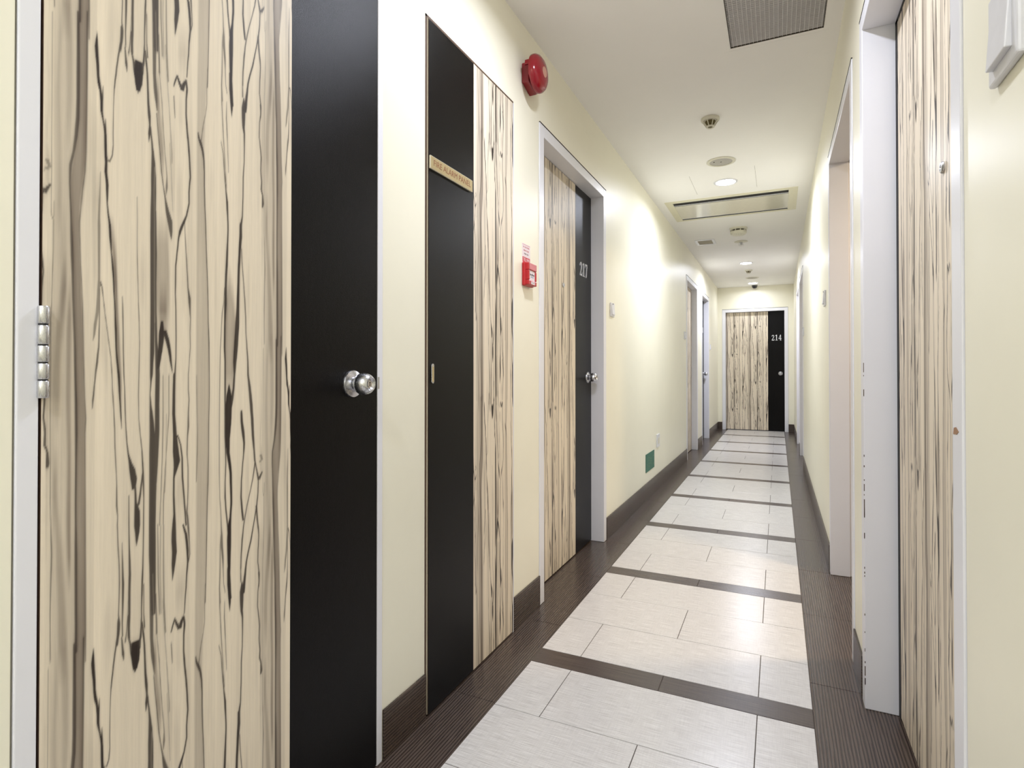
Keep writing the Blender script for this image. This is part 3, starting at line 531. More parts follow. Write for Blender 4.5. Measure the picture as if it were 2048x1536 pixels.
# ---------------------------------------------------------------- doors
class Side:
    """maps (along, height, depth) to the world: depth is measured out of the wall towards the corridor"""
    def __init__(s, kind): s.k = kind
    def box(s, b, a0, a1, z0, z1, d0, d1, mi=0):
        if s.k == 'L': b.box(XL + d0, XL + d1, a0, a1, z0, z1, mi)
        elif s.k == 'R': b.box(XR - d1, XR - d0, a0, a1, z0, z1, mi)
        else: b.box(a0, a1, YE - d1, YE - d0, z0, z1, mi)
        return b
    def place(s, d):
        def f(U, Z):
            k = np.full_like(U, d)
            if s.k == 'L': return np.stack([XL + k, U, Z], -1)
            if s.k == 'R': return np.stack([XR - k, U, Z], -1)
            return np.stack([U, YE - k, Z], -1)
        return f
    def axis(s, a, z, d):
        if s.k == 'L': return axis_x((XL + d, a, z))
        if s.k == 'R': return axis_nx((XR - d, a, z))
        return axis_ny((a, YE - d, z))
    def base(s, a):
        return {'L': (XL, a, 0), 'R': (XR, a, 0), 'E': (a, YE, 0)}[s.k]

def frame(side, door, o0, i0, i1, o1, ho, hi, depth=0.13, proud=0.004, crack=True):
    side.box(MB(), o0, i0, 0.001, ho, -depth, proud).build('door_jamb', M['frame'], door, bevel=0.002)
    side.box(MB(), i1, o1, 0.001, ho, -depth, proud).build('door_jamb', M['frame'], door, bevel=0.002)
    side.box(MB(), i0, i1, hi, ho, -depth, proud).build('door_head', M['frame'], door, bevel=0.002)
    if crack:                                   # dark open joint between the head and the plaster
        b = MB(); side.box(b, o0 + 0.001, o1 - 0.001, ho - 0.0008, ho + 0.0042, -0.004, proud + 0.0008)
        b.build('frame_crack', M['gap'], door)

def knob(side, door, a, z, d):
    m = side.axis(a, z, d)
    k = MB()
    k.lathe([(0.0125, 0.004), (0.0135, 0.014), (0.0190, 0.0185), (0.0240, 0.024), (0.0270, 0.031), (0.0278, 0.038), (0.0268, 0.046), (0.0240, 0.0535), (0.0200, 0.0590), (0.0165, 0.0612), (0.0145, 0.0604), (0.0100, 0.0545), (0.0, 0.0545)], 48, 0, m)
    o = k.build('door_knob', M['steel'], door, smooth=True)
    MB().lathe([(0.0, 0.0), (0.0345, 0.0), (0.0350, 0.003), (0.0335, 0.0065), (0.030, 0.008), (0.020, 0.0125), (0.014, 0.015), (0.0, 0.015)], 48, 0, m).build('knob_rose', M['steel'], o, smooth=True)
    MB().lathe([(0.0, 0.0575), (0.0078, 0.0575), (0.0078, 0.054)], 24, 0, m).build('key_cylinder', M['steel'], o, smooth=True)
    MB().prism([(-0.0012, -0.005), (0.0012, -0.005), (0.0012, 0.002), (0.0026, 0.004), (0.0, 0.006), (-0.0026, 0.004), (-0.0012, 0.002)], 0.0574, 0.0578, 0, m).build('keyhole', M['ink'], o)
    return o

def stroke_poly(pts):
    """thick polyline as quads: points (x, y, width)"""
    L, R = [], []
    for i, (x, y, w) in enumerate(pts):
        x0, y0, _ = pts[max(i - 1, 0)]; x1, y1, _ = pts[min(i + 1, len(pts) - 1)]
        dx, dy = x1 - x0, y1 - y0; l = math.hypot(dx, dy) or 1
        nx, ny = -dy / l * w / 2, dx / l * w / 2
        L.append((x + nx, y + ny)); R.append((x - nx, y - ny))
    return [[L[i], L[i + 1], R[i + 1], R[i]] for i in range(len(pts) - 1)]
def digit(ch):
    rect = lambda a, b, c, d: [(a, b), (c, b), (c, d), (a, d)]
    if ch == '1': return [rect(.24, .0, .39, 1), [(.24, 1), (.06, .86), (.06, .81), (.24, .84)], rect(.07, 0, .56, .06)]
    if ch == '7': return [rect(.04, .86, .58, 1), [(.04, .86), (.12, .86), (.08, .70), (.04, .70)], [(.46, .88), (.58, .88), (.35, 0), (.20, 0)]]
    if ch == '4': return [rect(.36, 0, .49, 1), rect(.02, .25, .62, .34), [(.36, 1), (.42, .98), (.11, .33), (.02, .33)], rect(.26, 0, .59, .05)]
    if ch == '2': return stroke_poly([(.06, .72, .05), (.11, .78, .13), (.14, .88, .10), (.27, .965, .07), (.41, .90, .11), (.47, .76, .15), (.42, .58, .13), (.26, .34, .08), (.08, .10, .08)]) + [[(.05, 0), (.54, 0), (.56, .12), (.05, .12)], [(.54, 0), (.60, .26), (.555, .26), (.50, .11)]]
    if ch == '5': return [rect(.12, .86, .54, 1), [(.12, .86), (.19, .86), (.15, .54), (.09, .54)]] + stroke_poly([(.12, .56, .07), (.26, .63, .08), (.41, .58, .12), (.49, .38, .15), (.42, .14, .12), (.26, .04, .08), (.06, .14, .12)])
def number(side, door, txt, a, z, h, w, d, mat):
    """serif door number, one digit at a time"""
    m0 = side.axis(a, z, d)
    adv = w / len(txt)
    for i, ch in enumerate(txt):
        b = MB()
        for n, poly in enumerate(digit(ch)):
            b.prism([(-w / 2 + adv * i + adv * 0.05 + x / 0.62 * adv * 0.88, (y - 0.5) * h) for x, y in poly], 0, 0.004 + 0.00004 * n, 0, m0)
        b.build('door_number_digit', mat, door)

def peephole(side, door, a, z, d):
    m = side.axis(a, z, d)
    o = MB().lathe([(0.0, 0.0), (0.013, 0.0), (0.0135, 0.003), (0.011, 0.006), (0.007, 0.0065), (0.0062, 0.003), (0.0, 0.003)], 28, 0, m).build('peephole', M['steel'], door, smooth=True)
    MB().lathe([(0.0, 0.0048), (0.004, 0.0042), (0.0062, 0.0032)], 20, 0, m).build('peephole_lens', M['darkglass'], o, smooth=True)

def leaf(side, door, a0, a1, top, d, wood, dark, off, step, z0=0.008, thick=0.038):
    """core board + printed zebrano sheet + black strip"""
    core = side.box(MB(), a0, a1, z0, top, d - thick, d - 0.0006).build('door_leaf', M['edge_brown'], door)
    if wood:
        wood_sheet('wood_panel', side.place(d), wood[0], wood[1], z0, top, off[0], off[1], step[0], step[1], core)
    if dark:
        side.box(MB(), dark[0], dark[1], z0, top, d - 0.0005, d).build('dark_panel', M['dark'], core)
    return core

SL, SR, SE = Side('L'), Side('R'), Side('E')

# near door on the left, hung flush with the corridor face
v = LD['d1']
door = thing('door_1', SL.base(v[0]), 'large near left door, wood-grain laminate with black strip and steel knob', 'door', None, 'structure')
frame(SL, door, *v, HT, HI, proud=0.003)
SL.box(MB(), 0.4186, 0.4213, 0, HT, -0.02, -0.0025).build('frame_filler', M['gap_grey'], door)
leaf(SL, door, 0.4520, 1.2190, HI - 0.003, 0.003, (0.4520, 0.9212), (0.9216, 1.2190), (-0.4575, 0), (0.0011, 0.004))
knob(SL, door, 1.1205, 1.036, 0.003)
SL.box(MB(), 1.2230, 1.2290, 1.020, 1.052, 0.002, 0.0036).build('latch_plate', plain('latch_plate_grey', lin(186, 184, 178), 0.4, 0.3), door)
# butt hinge knuckles
hm = MB(); zb = [(1.030, 1.055), (1.0575, 1.0805), (1.083, 1.1065), (1.109, 1.1365), (1.1395, 1.165)]
T = Matrix.Translation((XL + 0.0085, 0.4515, 0))
hinge = MB().lathe([(0.0, 1.0302), (0.0058, 1.0302), (0.0058, 1.1648), (0.0, 1.1648)], 20, 0, T).build('hinge', M['ink'], door, smooth=True)
for a, c in zb:
    MB().lathe([(0.0, a), (0.0068, a), (0.0076, a + 0.0012), (0.0076, c - 0.0012), (0.0068, c), (0.0, c)], 24, 0, T).build('hinge_knuckle', M['steel'], hinge, smooth=True)

# fire alarm panel cupboard
v = LD['cup']
door = thing('door_2', SL.base(v[0]), 'narrow left cupboard door with fire alarm panel plate', 'door', None, 'structure')
b = MB(); SL.box(b, 1.4522, 1.4585, 0, 2.1778, -0.06, 0.0015); SL.box(b, 1.4522, 2.0895, 2.1705, 2.1778, -0.06, 0.0015)
b.build('door_frame', M['edge_brown'], door)
b = MB(); SL.box(b, 1.4588, 1.4608, 0.01, 2.168, -0.05, 0.004); SL.box(b, 1.4630, 1.4652, 0.01, 2.168, -0.05, 0.001)
b.build('frame_bead', M['acrylic'], door)
SL.box(MB(), 2.0835, 2.0897, 0, 2.170, -0.06, 0.0035).build('frame_bead', M['frame'], door)
SL.box(MB(), 1.4590, 2.083, 0, 2.17, -0.062, -0.048).build('frame_back', M['black'], door)
leaf(SL, door, 1.4660, 2.0805, 2.168, 0.004, (1.7512, 2.0805), (1.4660, 1.7508), (-1.7672, -0.325), (0.0016, 0.0055), z0=0.006)
# recessed flush pull
m = SL.axis(1.4858, 1.060, 0.004)
n = 12
ob = [(0.0068 * math.cos(t), 0.0245 + 0.0068 * math.sin(t)) for t in [math.pi * i / n for i in range(n + 1)]] + [(0.0068 * math.cos(t), -0.0245 + 0.0068 * math.sin(t)) for t in [math.pi + math.pi * i / n for i in range(n + 1)]]
fp = MB().prism(ob, 0, 0.004, 0, m).build('flush_pull', M['steel'], door, bevel=0.001)
MB().prism([(x * 0.62, y * 0.86) for x, y in ob], 0.004, 0.0043, 0, m).build('pull_dish', M['brass'], fp)
MB().lathe([(0, 0.0048), (0.003, 0.0048), (0.003, 0.0040)], 14, 0, m @ Matrix.Translation((0, 0.0235, 0))).build('pull_screw', M['steel'], fp, smooth=True)

# door 217
v = LD['d217']
door = thing('door_3', SL.base(v[0]), 'recessed left door numbered 217 in white frame', 'door', None, 'structure')
frame(SL, door, *v, HT, HI)
leaf(SL, door, v[1] + 0.0025, v[2] - 0.0025, HI - 0.0025, -RD, (v[1] + 0.0025, 3.1045), (3.1075, v[2] - 0.0025), (-2.575, -0.26), (0.002, 0.006))
number(SL, door, '217', 3.252, 1.676, 0.082, 0.150, -RD, M['silver'])
knob(SL, door, 3.330, 1.026, -RD)
peephole(SL, door, 2.898, 1.537, -RD)

for key, nm, lab, woodside in (('c', 'door_4', 'far left recessed door showing wood-grain, beyond the green plate', True), ('d', 'door_5', 'farthest left recessed door showing its black strip and knob', False)):
    v = LD[key]
    door = thing(nm, SL.base(v[0]), lab, 'door', None, 'structure')
    frame(SL, door, *v, HT, HI)
    a0, a1 = v[1] + 0.0025, v[2] - 0.0025
    if woodside:
        leaf(SL, door, a0, a1, HI - 0.003, -0.070, (a0 + 0.29, a1), (a0, a0 + 0.288), (-0.1, 0.2), (0.008, 0.014))
    else:
        leaf(SL, door, a0, a1, HI - 0.003, -0.070, (a0, a1 - 0.292), (a1 - 0.290, a1), (-0.3, 0.1), (0.008, 0.014))
        knob(SL, door, a1 - 0.065, 1.012, -0.070)
        number(SL, door, '215', a1 - 0.165, 1.690, 0.082, 0.145, -0.070, M['silver'])

# near right door
v = RDR['r1']
door = thing('door_6', SR.base(v[0]), 'near right recessed wood-grain door with peephole', 'door', None, 'structure')
frame(SR, door, *v, HT, HI)
SR.box(MB(), v[1], v[2], 0.006, HI, -0.128, -0.126).build('frame_back', M['black'], door)
leaf(SR, door, v[1] + 0.0025, v[2] - 0.006, HI - 0.004, -0.0865, (v[1] + 0.295, v[2] - 0.006), (v[1] + 0.0025, v[1] + 0.293), (-1.30, 0.30), (0.0022, 0.006), z0=0.012)
SR.box(MB(), v[2] - 0.030, v[2] - 0.0005, 0.004, HI, -0.0865, -0.0855).build('gap_shade_strip', M['black'], door)  # black strips at side and top stand in for shade in the leaf gap
SR.box(MB(), v[1], v[2], HI - 0.014, HI - 0.0005, -0.0865, -0.0855).build('gap_shade_strip', M['black'], door)
peephole(SR, door, 1.541, 1.523, -0.0865)
# dents and chips on this frame's edges
rr = random.Random(11)
b = MB()
for k in range(26):
    z = rr.uniform(0.07, 1.25) if k < 18 else rr.uniform(0.07, 0.7); h = rr.choice([0.004, 0.006, 0.01, 0.018, 0.03]); w = rr.uniform(0.0008, 0.0019)
    b.box(XR - 0.0043, XR - 0.0036 + w, v[2] - 0.0003, v[2] + w * 0.9, z, z + h)
b.build('chipped_paint', M['frame_chip'], door)['kind'] = 'stuff'
MB().prism([(0, 0), (0.004, 0.010), (0.016, 0.012), (0.030, 0.006), (0.018, 0.001)], 0, 0.0004, 0, axis_nx((XR - 0.0041, v[1] - 0.006, 0.972)) @ Matrix.Scale(1.0, 4)).build('bare_wood_patch', plain('bare_timber', lin(168, 130, 100), 0.7), door)

# open doorway on the right: no leaf in the frame, warm light inside
v = RDR['r2']
door = thing('door_7', SR.base(v[0]), 'second right doorway standing open, warm-lit white lining', 'door', None, 'structure')
frame(SR, door, *v, HT, HI, depth=0.086)
cj = M['frame']
rb = 0.012
for a0, a1 in ((v[0] + 0.004, v[1] - rb), (v[2] + rb, v[3] - 0.004)):
    SR.box(MB(), a0, a1, 0.001, HT - 0.002, -0.158, -0.0875).build('door_rebate', cj, door, bevel=0.0015)
SR.box(MB(), v[1] - rb, v[2] + rb, HI + rb, HT - 0.002, -0.158, -0.0875).build('door_rebate', cj, door, bevel=0.0015)
sp = SR.box(MB(), v[2] + rb - 0.0015, v[2] + rb + 0.001, 0.985, 1.055, -0.123, -0.095).build('strike_plate', M['brass'], door)
SR.box(MB(), v[2] + rb - 0.0019, v[2] + rb, 1.008, 1.034, -0.118, -0.103).build('strike_hole', M['black'], sp)
core = MB().box(0.418, 1.330, 2.425, 2.463, 0.008, 2.150).build('door_leaf', M['edge_brown'], door)
MB().box(0.42, 0.71, 2.4635, 2.465, 0.008, 2.150).build('dark_panel', M['dark'], core)
side_room = MB()
side_room.box(XR + 0.161, 2.6, 1.35, 1.40, 0, ZC); side_room.box(XR + 0.161, 2.6, 4.35, 4.40, 0, ZC); side_room.box(2.6, 2.65, 1.35, 4.40, 0, ZC)
tag(side_room.build('wall_side_room', M['wall']), 'warm-lit walls of the room behind the open right doorway', 'wall', None, 'structure')
tag(MB().box(XR + 0.161, 2.65, 1.35, 4.40, -0.03, 0).build('floor_side_room', M['border']), 'brown floor of the room behind the open doorway', 'floor', None, 'structure')
tag(MB().box(XR + 0.161, 2.65, 1.35, 4.40, ZC, ZC + 0.03).build('ceiling_side_room', M['ceiling']), 'white ceiling of the room behind the open doorway', 'ceiling', None, 'structure')

for key, nm, lab in (('r3', 'door_8', 'third right recessed door, seen almost edge-on'), ('r4', 'door_9', 'farthest right recessed door beside the end wall')):
    v = RDR[key]
    door = thing(nm, SR.base(v[0]), lab, 'door', None, 'structure')
    frame(SR, door, *v, HT, HI)
    a0, a1 = v[1] + 0.0025, v[2] - 0.0025
    leaf(SR, door, a0, a1, HI - 0.003, -0.08, (a0 + 0.29, a1), (a0, a0 + 0.288), (0.05, 0.15), (0.008, 0.014))

# end door 214
door = thing('door_10', SE.base(ED[0]), 'end door numbered 214 facing down the corridor', 'door', None, 'structure')
frame(SE, door, *ED, HTE, HIE)
leaf(SE, door, ED[1] + 0.0025, ED[2] - 0.0025, HIE - 0.003, -0.06, (ED[1] + 0.0025, -0.1585), (-0.1560, ED[2] - 0.0025), (0.8745, -0.7445), (0.0032, 0.007), z0=0.012)
number(SE, door, '214', -0.021, 1.640, 0.098, 0.165, -0.06, M['silver'])
knob(SE, door, 0.040, 1.012, -0.06)

# ---------------------------------------------------------------- things on the left wall
def text(name, s, size, m, mat, parent, extrude=0.0003, align='CENTER', xs=1.0):
    c = bpy.data.curves.new(name, 'FONT'); c.body = s; c.size = size; c.align_x = align; c.align_y = 'CENTER'; c.extrude = extrude
    c.resolution_u = 3
    c.materials.append(mat)
    tmp = bpy.data.objects.new(name, c); col.objects.link(tmp)
    dg = bpy.context.evaluated_depsgraph_get()
    me = bpy.data.meshes.new_from_object(tmp.evaluated_get(dg))
    bpy.data.objects.remove(tmp)
    me.transform(m @ Matrix.Diagonal((xs, 1, 1, 1)))
    o = bpy.data.objects.new(name, me); col.objects.link(o)
    o.parent = parent
    o.matrix_parent_inverse = Matrix.Translation(-parent_world(parent))
    return o

# engraved plate
t = thing('door_sign', (XL + 0.004, 1.600, 1.7208), 'gold plate reading FIRE ALARM PANEL on the black cupboard strip', 'sign')
m = axis_x((XL + 0.004, 1.600, 1.7208))
MB().prism([(-0.1335, -0.0205), (0.1335, -0.0205), (0.1335, 0.0205), (-0.1335, 0.0205)], 0.0005, 0.006, 0, m).build('sign_backing', M['acrylic'], t, bevel=0.0008)
MB().prism([(-0.131, -0.0185), (0.131, -0.0185), (0.131, 0.0185), (-0.131, 0.0185)], 0.006, 0.0066, 0, m).build('sign_face', M['brass'], t)
text('sign_lettering', 'FIRE ALARM PANEL', 0.0270, m @ Matrix.Translation((0, 0, 0.0067)), M['brass_text'], t, 0.0002, xs=1.02)

# bell
t = thing('fire_alarm_bell', (XL, 2.240, 2.338), 'round red fire alarm bell high on the left wall', 'alarm bell')
m = axis_x((XL, 2.240, 2.338))
MB().prism([(-0.064, -0.040), (0.020, -0.062), (0.064, -0.034), (0.064, 0.034), (0.020, 0.050), (-0.064, 0.044)], 0, 0.034, 0, m).build('bell_base', M['red'], t, bevel=0.004)
m = axis_x((XL, 2.209, 2.338))
MB().lathe([(0.0, 0.030), (0.034, 0.030), (0.036, 0.055)], 24, 0, m).build('bell_post', M['red'], t, smooth=True)
gong = MB().lathe([(0.070, 0.050), (0.0775, 0.050), (0.0785, 0.057), (0.0775, 0.066), (0.0700, 0.078), (0.0560, 0.087), (0.036, 0.092), (0.018, 0.0935), (0.0, 0.094)], 56, 0, m).build('bell_gong', M['red'], t, smooth=True)
MB().lathe([(0.0, 0.0950), (0.0215, 0.0938), (0.0225, 0.0925)], 36, 0, m).build('bell_label', M['copper'], gong, smooth=True)
MB().prism([(-0.072, 0.012), (-0.060, 0.012), (-0.060, 0.034), (-0.067, 0.034)], 0.030, 0.052, 0, m).build('bell_striker_cover', M['red'], t, bevel=0.002)

# notice + call point
t = thing('fire_notice', (XL, 2.2225, 1.571), 'small white notice with red band above the red call point', 'notice')
m = axis_x((XL, 2.2225, 1.571))
MB().prism([(-0.0425, -0.0410), (0.0425, -0.0410), (0.0425, 0.0440), (-0.0425, 0.0440)], 0, 0.0008, 0, m).build('notice_card', M['paper'], t)
MB().prism([(-0.039, -0.037), (0.039, -0.037), (0.039, -0.013), (-0.039, -0.013)], 0.0008, 0.0011, 0, m).build('notice_band', M['red_ink'], t)
MB().prism([(-0.039, 0.0395), (0.039, 0.0395), (0.039, 0.0408), (-0.039, 0.0408)], 0.0008, 0.0010, 0, m).build('notice_rule', M['red_ink'], t)
for k, s in enumerate(('IN CASE OF FIRE', 'BREAK GLASS', 'THEN CALL')):
    text('notice_line', s, 0.0092, m @ Matrix.Translation((0, 0.030 - k * 0.0145, 0.0010)), M['red_ink'] if k < 2 else M['ink'], t, 0.0001)
text('notice_number', 'TEL:999', 0.0200, m @ Matrix.Translation((0, -0.025, 0.0013)), M['paper'], t, 0.0001)

t = thing('fire_call_point', (XL, 2.2255, 1.482), 'red break-glass call point beneath the white notice', 'call point')
m = axis_x((XL, 2.2225, 1.482))
MB().prism([(-0.046, -0.050), (0.046, -0.050), (0.046, 0.050), (-0.046, 0.050)], 0, 0.018, 0, m).build('call_point_box', M['red_plastic'], t, bevel=0.005)
fr = MB()
for x0, x1, y0, y1 in ((-0.044, 0.044, 0.016, 0.047), (-0.044, 0.044, -0.047, -0.026), (-0.044, -0.030, -0.026, 0.016), (0.030, 0.044, -0.026, 0.016)):
    fr.prism([(x0, y0), (x1, y0), (x1, y1), (x0, y1)], 0.016, 0.032, 0, m)
fr.build('call_point_front', M['red_plastic'], t, bevel=0.003)
MB().prism([(-0.036, 0.019), (0.036, 0.019), (0.036, 0.044), (-0.036, 0.044)], 0.0321, 0.0327, 0, m).build('call_point_lens', plain('pink_lens', lin(206, 96, 110), 0.2), t)
gl = MB().prism([(-0.031, -0.0265), (0.031, -0.0265), (0.031, 0.0165), (-0.031, 0.0165)], 0.022, 0.0282, 0, m).build('break_glass', M['paper'], t)
MB().lathe([(0.0, 0.0290), (0.0052, 0.0290), (0.0052, 0.0282)], 18, 0, m @ Matrix.Translation((0, -0.002, 0))).build('press_dot', M['ink'], gl)
for sx in (-1, 1):
    MB().prism([(sx * 0.009, -0.002), (sx * 0.021, 0.003), (sx * 0.021, -0.007)][::sx], 0.0282, 0.0288, 0, m).build('press_arrow', M['ink'], gl)
MB().prism([(-0.016, -0.013), (0.016, -0.013), (0.016, -0.0105), (-0.016, -0.0105)], 0.0282, 0.0286, 0, m).build('press_bar', plain('blue_print', lin(90, 150, 190), 0.5), gl)
MB().prism([(-0.018, -0.043), (0.020, -0.043), (0.020, -0.031), (-0.018, -0.031)], 0.0321, 0.0325, 0, m).build('call_point_tag', M['paper'], t)
MB().prism([(-0.012, -0.0375), (0.014, -0.0375), (0.014, -0.0358), (-0.012, -0.0358)], 0.0325, 0.0327, 0, m).build('tag_print', M['ink'], t)

def push_plate(mfun, a, z, label, group=None, w=0.088, h=0.090):
    """plastic plate with a raised rocker and a tiny dark indicator"""
    x, y = mfun(a, z)
    t = thing('bell_push', (x, y, z), label, 'switch', group)
    m = (axis_x if x < 0 else axis_nx)((x, y, z))
    MB().prism([(-w / 2, -h / 2), (w / 2, -h / 2), (w / 2, h / 2), (-w / 2, h / 2)], 0, 0.009, 0, m).build('switch_plate', M['white_plastic'], t, bevel=0.003)
    rw, rh = w * 0.33, h * 0.36
    b = MB()
    vs = [(-rw, -rh, 0.008), (rw, -rh, 0.008), (rw, rh, 0.008), (-rw, rh, 0.008), (-rw, -rh, 0.0165), (rw, -rh, 0.0165), (rw, rh, 0.011), (-rw, rh, 0.011)]
    b.add(vs, [(0, 3, 2, 1), (4, 5, 6, 7), (0, 1, 5, 4), (1, 2, 6, 5), (2, 3, 7, 6), (3, 0, 4, 7)], 0, m)
    b.build('switch_rocker', M['white_plastic'], t, bevel=0.0015)
    MB().lathe([(0, 0.0125), (0.0042, 0.0118), (0.0046, 0.010)], 14, 0, m @ Matrix.Translation((0, rh + 0.006, 0)) ).build('switch_indicator', M['ink'], t, smooth=True)
    return t
onL = lambda a, z: (XL, a); onR = lambda a, z: (XR, a)
push_plate(onL, 3.605, 1.465, 'white bell push on left wall just past door 217')
push_plate(onL, 6.79, 1.475, 'white bell push on left wall before the far wood-grain doorway')
push_plate(onL, 9.50, 1.440, 'small white bell push between the farthest left door and end wall')
push_plate(onR, 3.70, 1.485, 'white bell push on right wall past the open doorway')
push_plate(onR, 6.72, 1.48, 'tiny white bell push on right wall before the third right doorway')
near_push = push_plate(onR, 0.844, 1.477, 'large close-up white bell push at the top right corner', None, 0.096, 0.110)

# green vent plate and blank socket low on the left wall
t = thing('wall_plate', (XL, 4.814, 0.300), 'dark green flat plate with small holes low on the left wall', 'plate')
m = axis_x((XL, 4.814, 0.300))
MB().prism([(-0.172, -0.075), (0.172, -0.075), (0.172, 0.075), (-0.172, 0.075)], 0, 0.004, 0, m).build('plate_body', M['green'], t, bevel=0.001)
for x, ys in ((-0.062, (-0.036, -0.012, 0.014, 0.038)), (0.02, (-0.020, 0.0, 0.022)), (0.125, (0.030, -0.036))):
    for y in ys:
        MB().lathe([(0, 0.0052), (0.006, 0.0050), (0.0065, 0.0040)], 14, 0, m @ Matrix.Translation((x, y, 0))).build('plate_hole', plain('pale_green_dot', lin(130, 160, 110), 0.5) if 'pale_green_dot' not in bpy.data.materials else bpy.data.materials['pale_green_dot'], t)
t = thing('wall_socket', (XL, 5.150, 0.437), 'small white socket plate above and beyond the green plate', 'socket')
m = axis_x((XL, 5.150, 0.437))
MB().prism([(-0.060, -0.058), (0.060, -0.058), (0.060, 0.058), (-0.060, 0.058)], 0, 0.009, 0, m).build('socket_plate', M['white_plastic'], t, bevel=0.003)
MB().prism([(-0.030, -0.028), (0.030, -0.028), (0.030, 0.028), (-0.030, 0.028)], 0.009, 0.012, 0, m).build('socket_insert', M['offwhite'], t, bevel=0.002)

# ---------------------------------------------------------------- things on the ceiling
downlight_labels = ['added unseen ceiling downlight well behind the viewer', 'added unseen ceiling downlight just behind the viewer', 'round ceiling downlight above the near doors, before the grille', 'glowing round downlight just before the ceiling air cassette', 'glowing round downlight in mid corridor beyond the smoke detector', 'glowing round downlight nearest the end wall']
for (x, y, _), lab in zip(LIGHTS, downlight_labels):
    t = thing('downlight', (x, y, ZC), lab, 'ceiling light', 'round ceiling downlights')
    m = axis_nz((x, y, ZC))
    MB().lathe([(0.070, 0.0), (0.088, 0.0), (0.088, 0.003), (0.080, 0.006), (0.072, 0.005), (0.070, 0.0)], 48, 0, m).build('downlight_trim', M['white_plastic'], t, smooth=True)
    MB().lathe([(0.0, 0.011), (0.03, 0.0105), (0.055, 0.0085), (0.068, 0.005), (0.071, 0.0015)], 40, 0, m).build('downlight_diffuser', M['glow'], t, smooth=True)

def heat_detector(x, y, label):
    t = thing('heat_detector', (x, y, ZC), label, 'detector', 'conical heat detectors')
    m = axis_nz((x, y, ZC))
    MB().lathe([(0.0, 0.0), (0.052, 0.0), (0.053, 0.008), (0.051, 0.014), (0.046, 0.018), (0.0, 0.018)], 40, 0, m).build('detector_base', M['offwhite'], t, smooth=True)
    MB().lathe([(0.030, 0.016), (0.027, 0.030), (0.016, 0.046), (0.0, 0.047)], 24, 0, m).build('detector_core', M['olive'], t, smooth=True)
    for k in range(8):
        a = 2 * math.pi * k / 8 + 0.3
        R = m @ Matrix.Rotation(a, 4, 'Z')
        MB().add([(0.040, -0.0018, 0.016), (0.046, -0.0018, 0.016), (0.046, 0.0018, 0.016), (0.040, 0.0018, 0.016),
                  (0.018, -0.0018, 0.048), (0.024, -0.0018, 0.050), (0.024, 0.0018, 0.050), (0.018, 0.0018, 0.048)],
                 [(0, 1, 2, 3), (4, 7, 6, 5), (0, 4, 5, 1), (1, 5, 6, 2), (2, 6, 7, 3), (3, 7, 4, 0)], 0, R).build('detector_rib', M['offwhite'], t)
    MB().lathe([(0.014, 0.046), (0.025, 0.046), (0.026, 0.050), (0.022, 0.054), (0.014, 0.052), (0.014, 0.046)], 32, 0, m).build('detector_ring', M['offwhite'], t, smooth=True)
heat_detector(-0.356, 3.485, 'nearest conical ribbed heat detector on the ceiling')
heat_detector(-0.390, 9.015, 'far conical heat detector between the two far downlights')

t = thing('smoke_detector', (-0.369, 6.31, ZC), 'round white smoke detector beyond the air cassette', 'detector')
m = axis_nz((-0.369, 6.31, ZC)) @ Matrix.Diagonal((1.62, 1.62, 1.45, 1))
MB().lathe([(0.0, 0.0), (0.054, 0.0), (0.054, 0.010), (0.046, 0.014), (0.0, 0.014)], 40, 0, m).build('detector_base', M['offwhite'], t, smooth=True)
MB().lathe([(0.0, 0.012), (0.042, 0.012), (0.042, 0.026), (0.0, 0.026)], 36, 0, m).build('detector_mesh', M['brown_mesh'], t, smooth=True)
MB().lathe([(0.048, 0.024), (0.050, 0.032), (0.046, 0.044), (0.036, 0.051), (0.0, 0.053), (0.0, 0.024), (0.048, 0.024)], 40, 0, m).build('detector_cap', M['offwhite'], t, smooth=True)
for k in range(10):
    R = m @ Matrix.Rotation(2 * math.pi * k / 10, 4, 'Z')
    MB().box(0.040, 0.0495, -0.002, 0.002, 0.013, 0.025, 0, R).build('detector_rib', M['offwhite'], t)
for a in (1.9, 1.45, 1.05):
    MB().lathe([(0.0, 0.0516), (0.004, 0.0510), (0.004, 0.046)], 12, 0, m @ Matrix.Rotation(a, 4, 'Z') @ Matrix.Translation((0.031, 0, 0))).build('detector_led', M['ink'], t)

t = thing('sprinkler_head', (-0.381, 6.98, ZC), 'small recessed sprinkler head behind the smoke detector', 'sprinkler')
m = axis_nz((-0.381, 6.98, ZC)) @ Matrix.Diagonal((1.75, 1.75, 1.3, 1))
MB().lathe([(0.0, 0.0), (0.040, 0.0), (0.042, 0.003), (0.030, 0.006), (0.0, 0.006)], 36, 0, m).build('sprinkler_plate', M['offwhite'], t, smooth=True)
MB().lathe([(0.0, 0.005), (0.009, 0.005), (0.009, 0.014), (0.004, 0.018), (0.004, 0.034), (0.0, 0.034)], 16, 0, m).build('sprinkler_body', M['steel'], t, smooth=True)
for sx in (-1, 1):
    MB().box(sx * 0.010 - 0.0015, sx * 0.010 + 0.0015, -0.0015, 0.0015, 0.012, 0.034, 0, m).build('sprinkler_arm', M['steel'], t)
MB().lathe([(0.0, 0.034), (0.016, 0.034), (0.016, 0.0355), (0.0, 0.0355)], 20, 0, m).build('sprinkler_deflector', M['steel'], t, smooth=True)

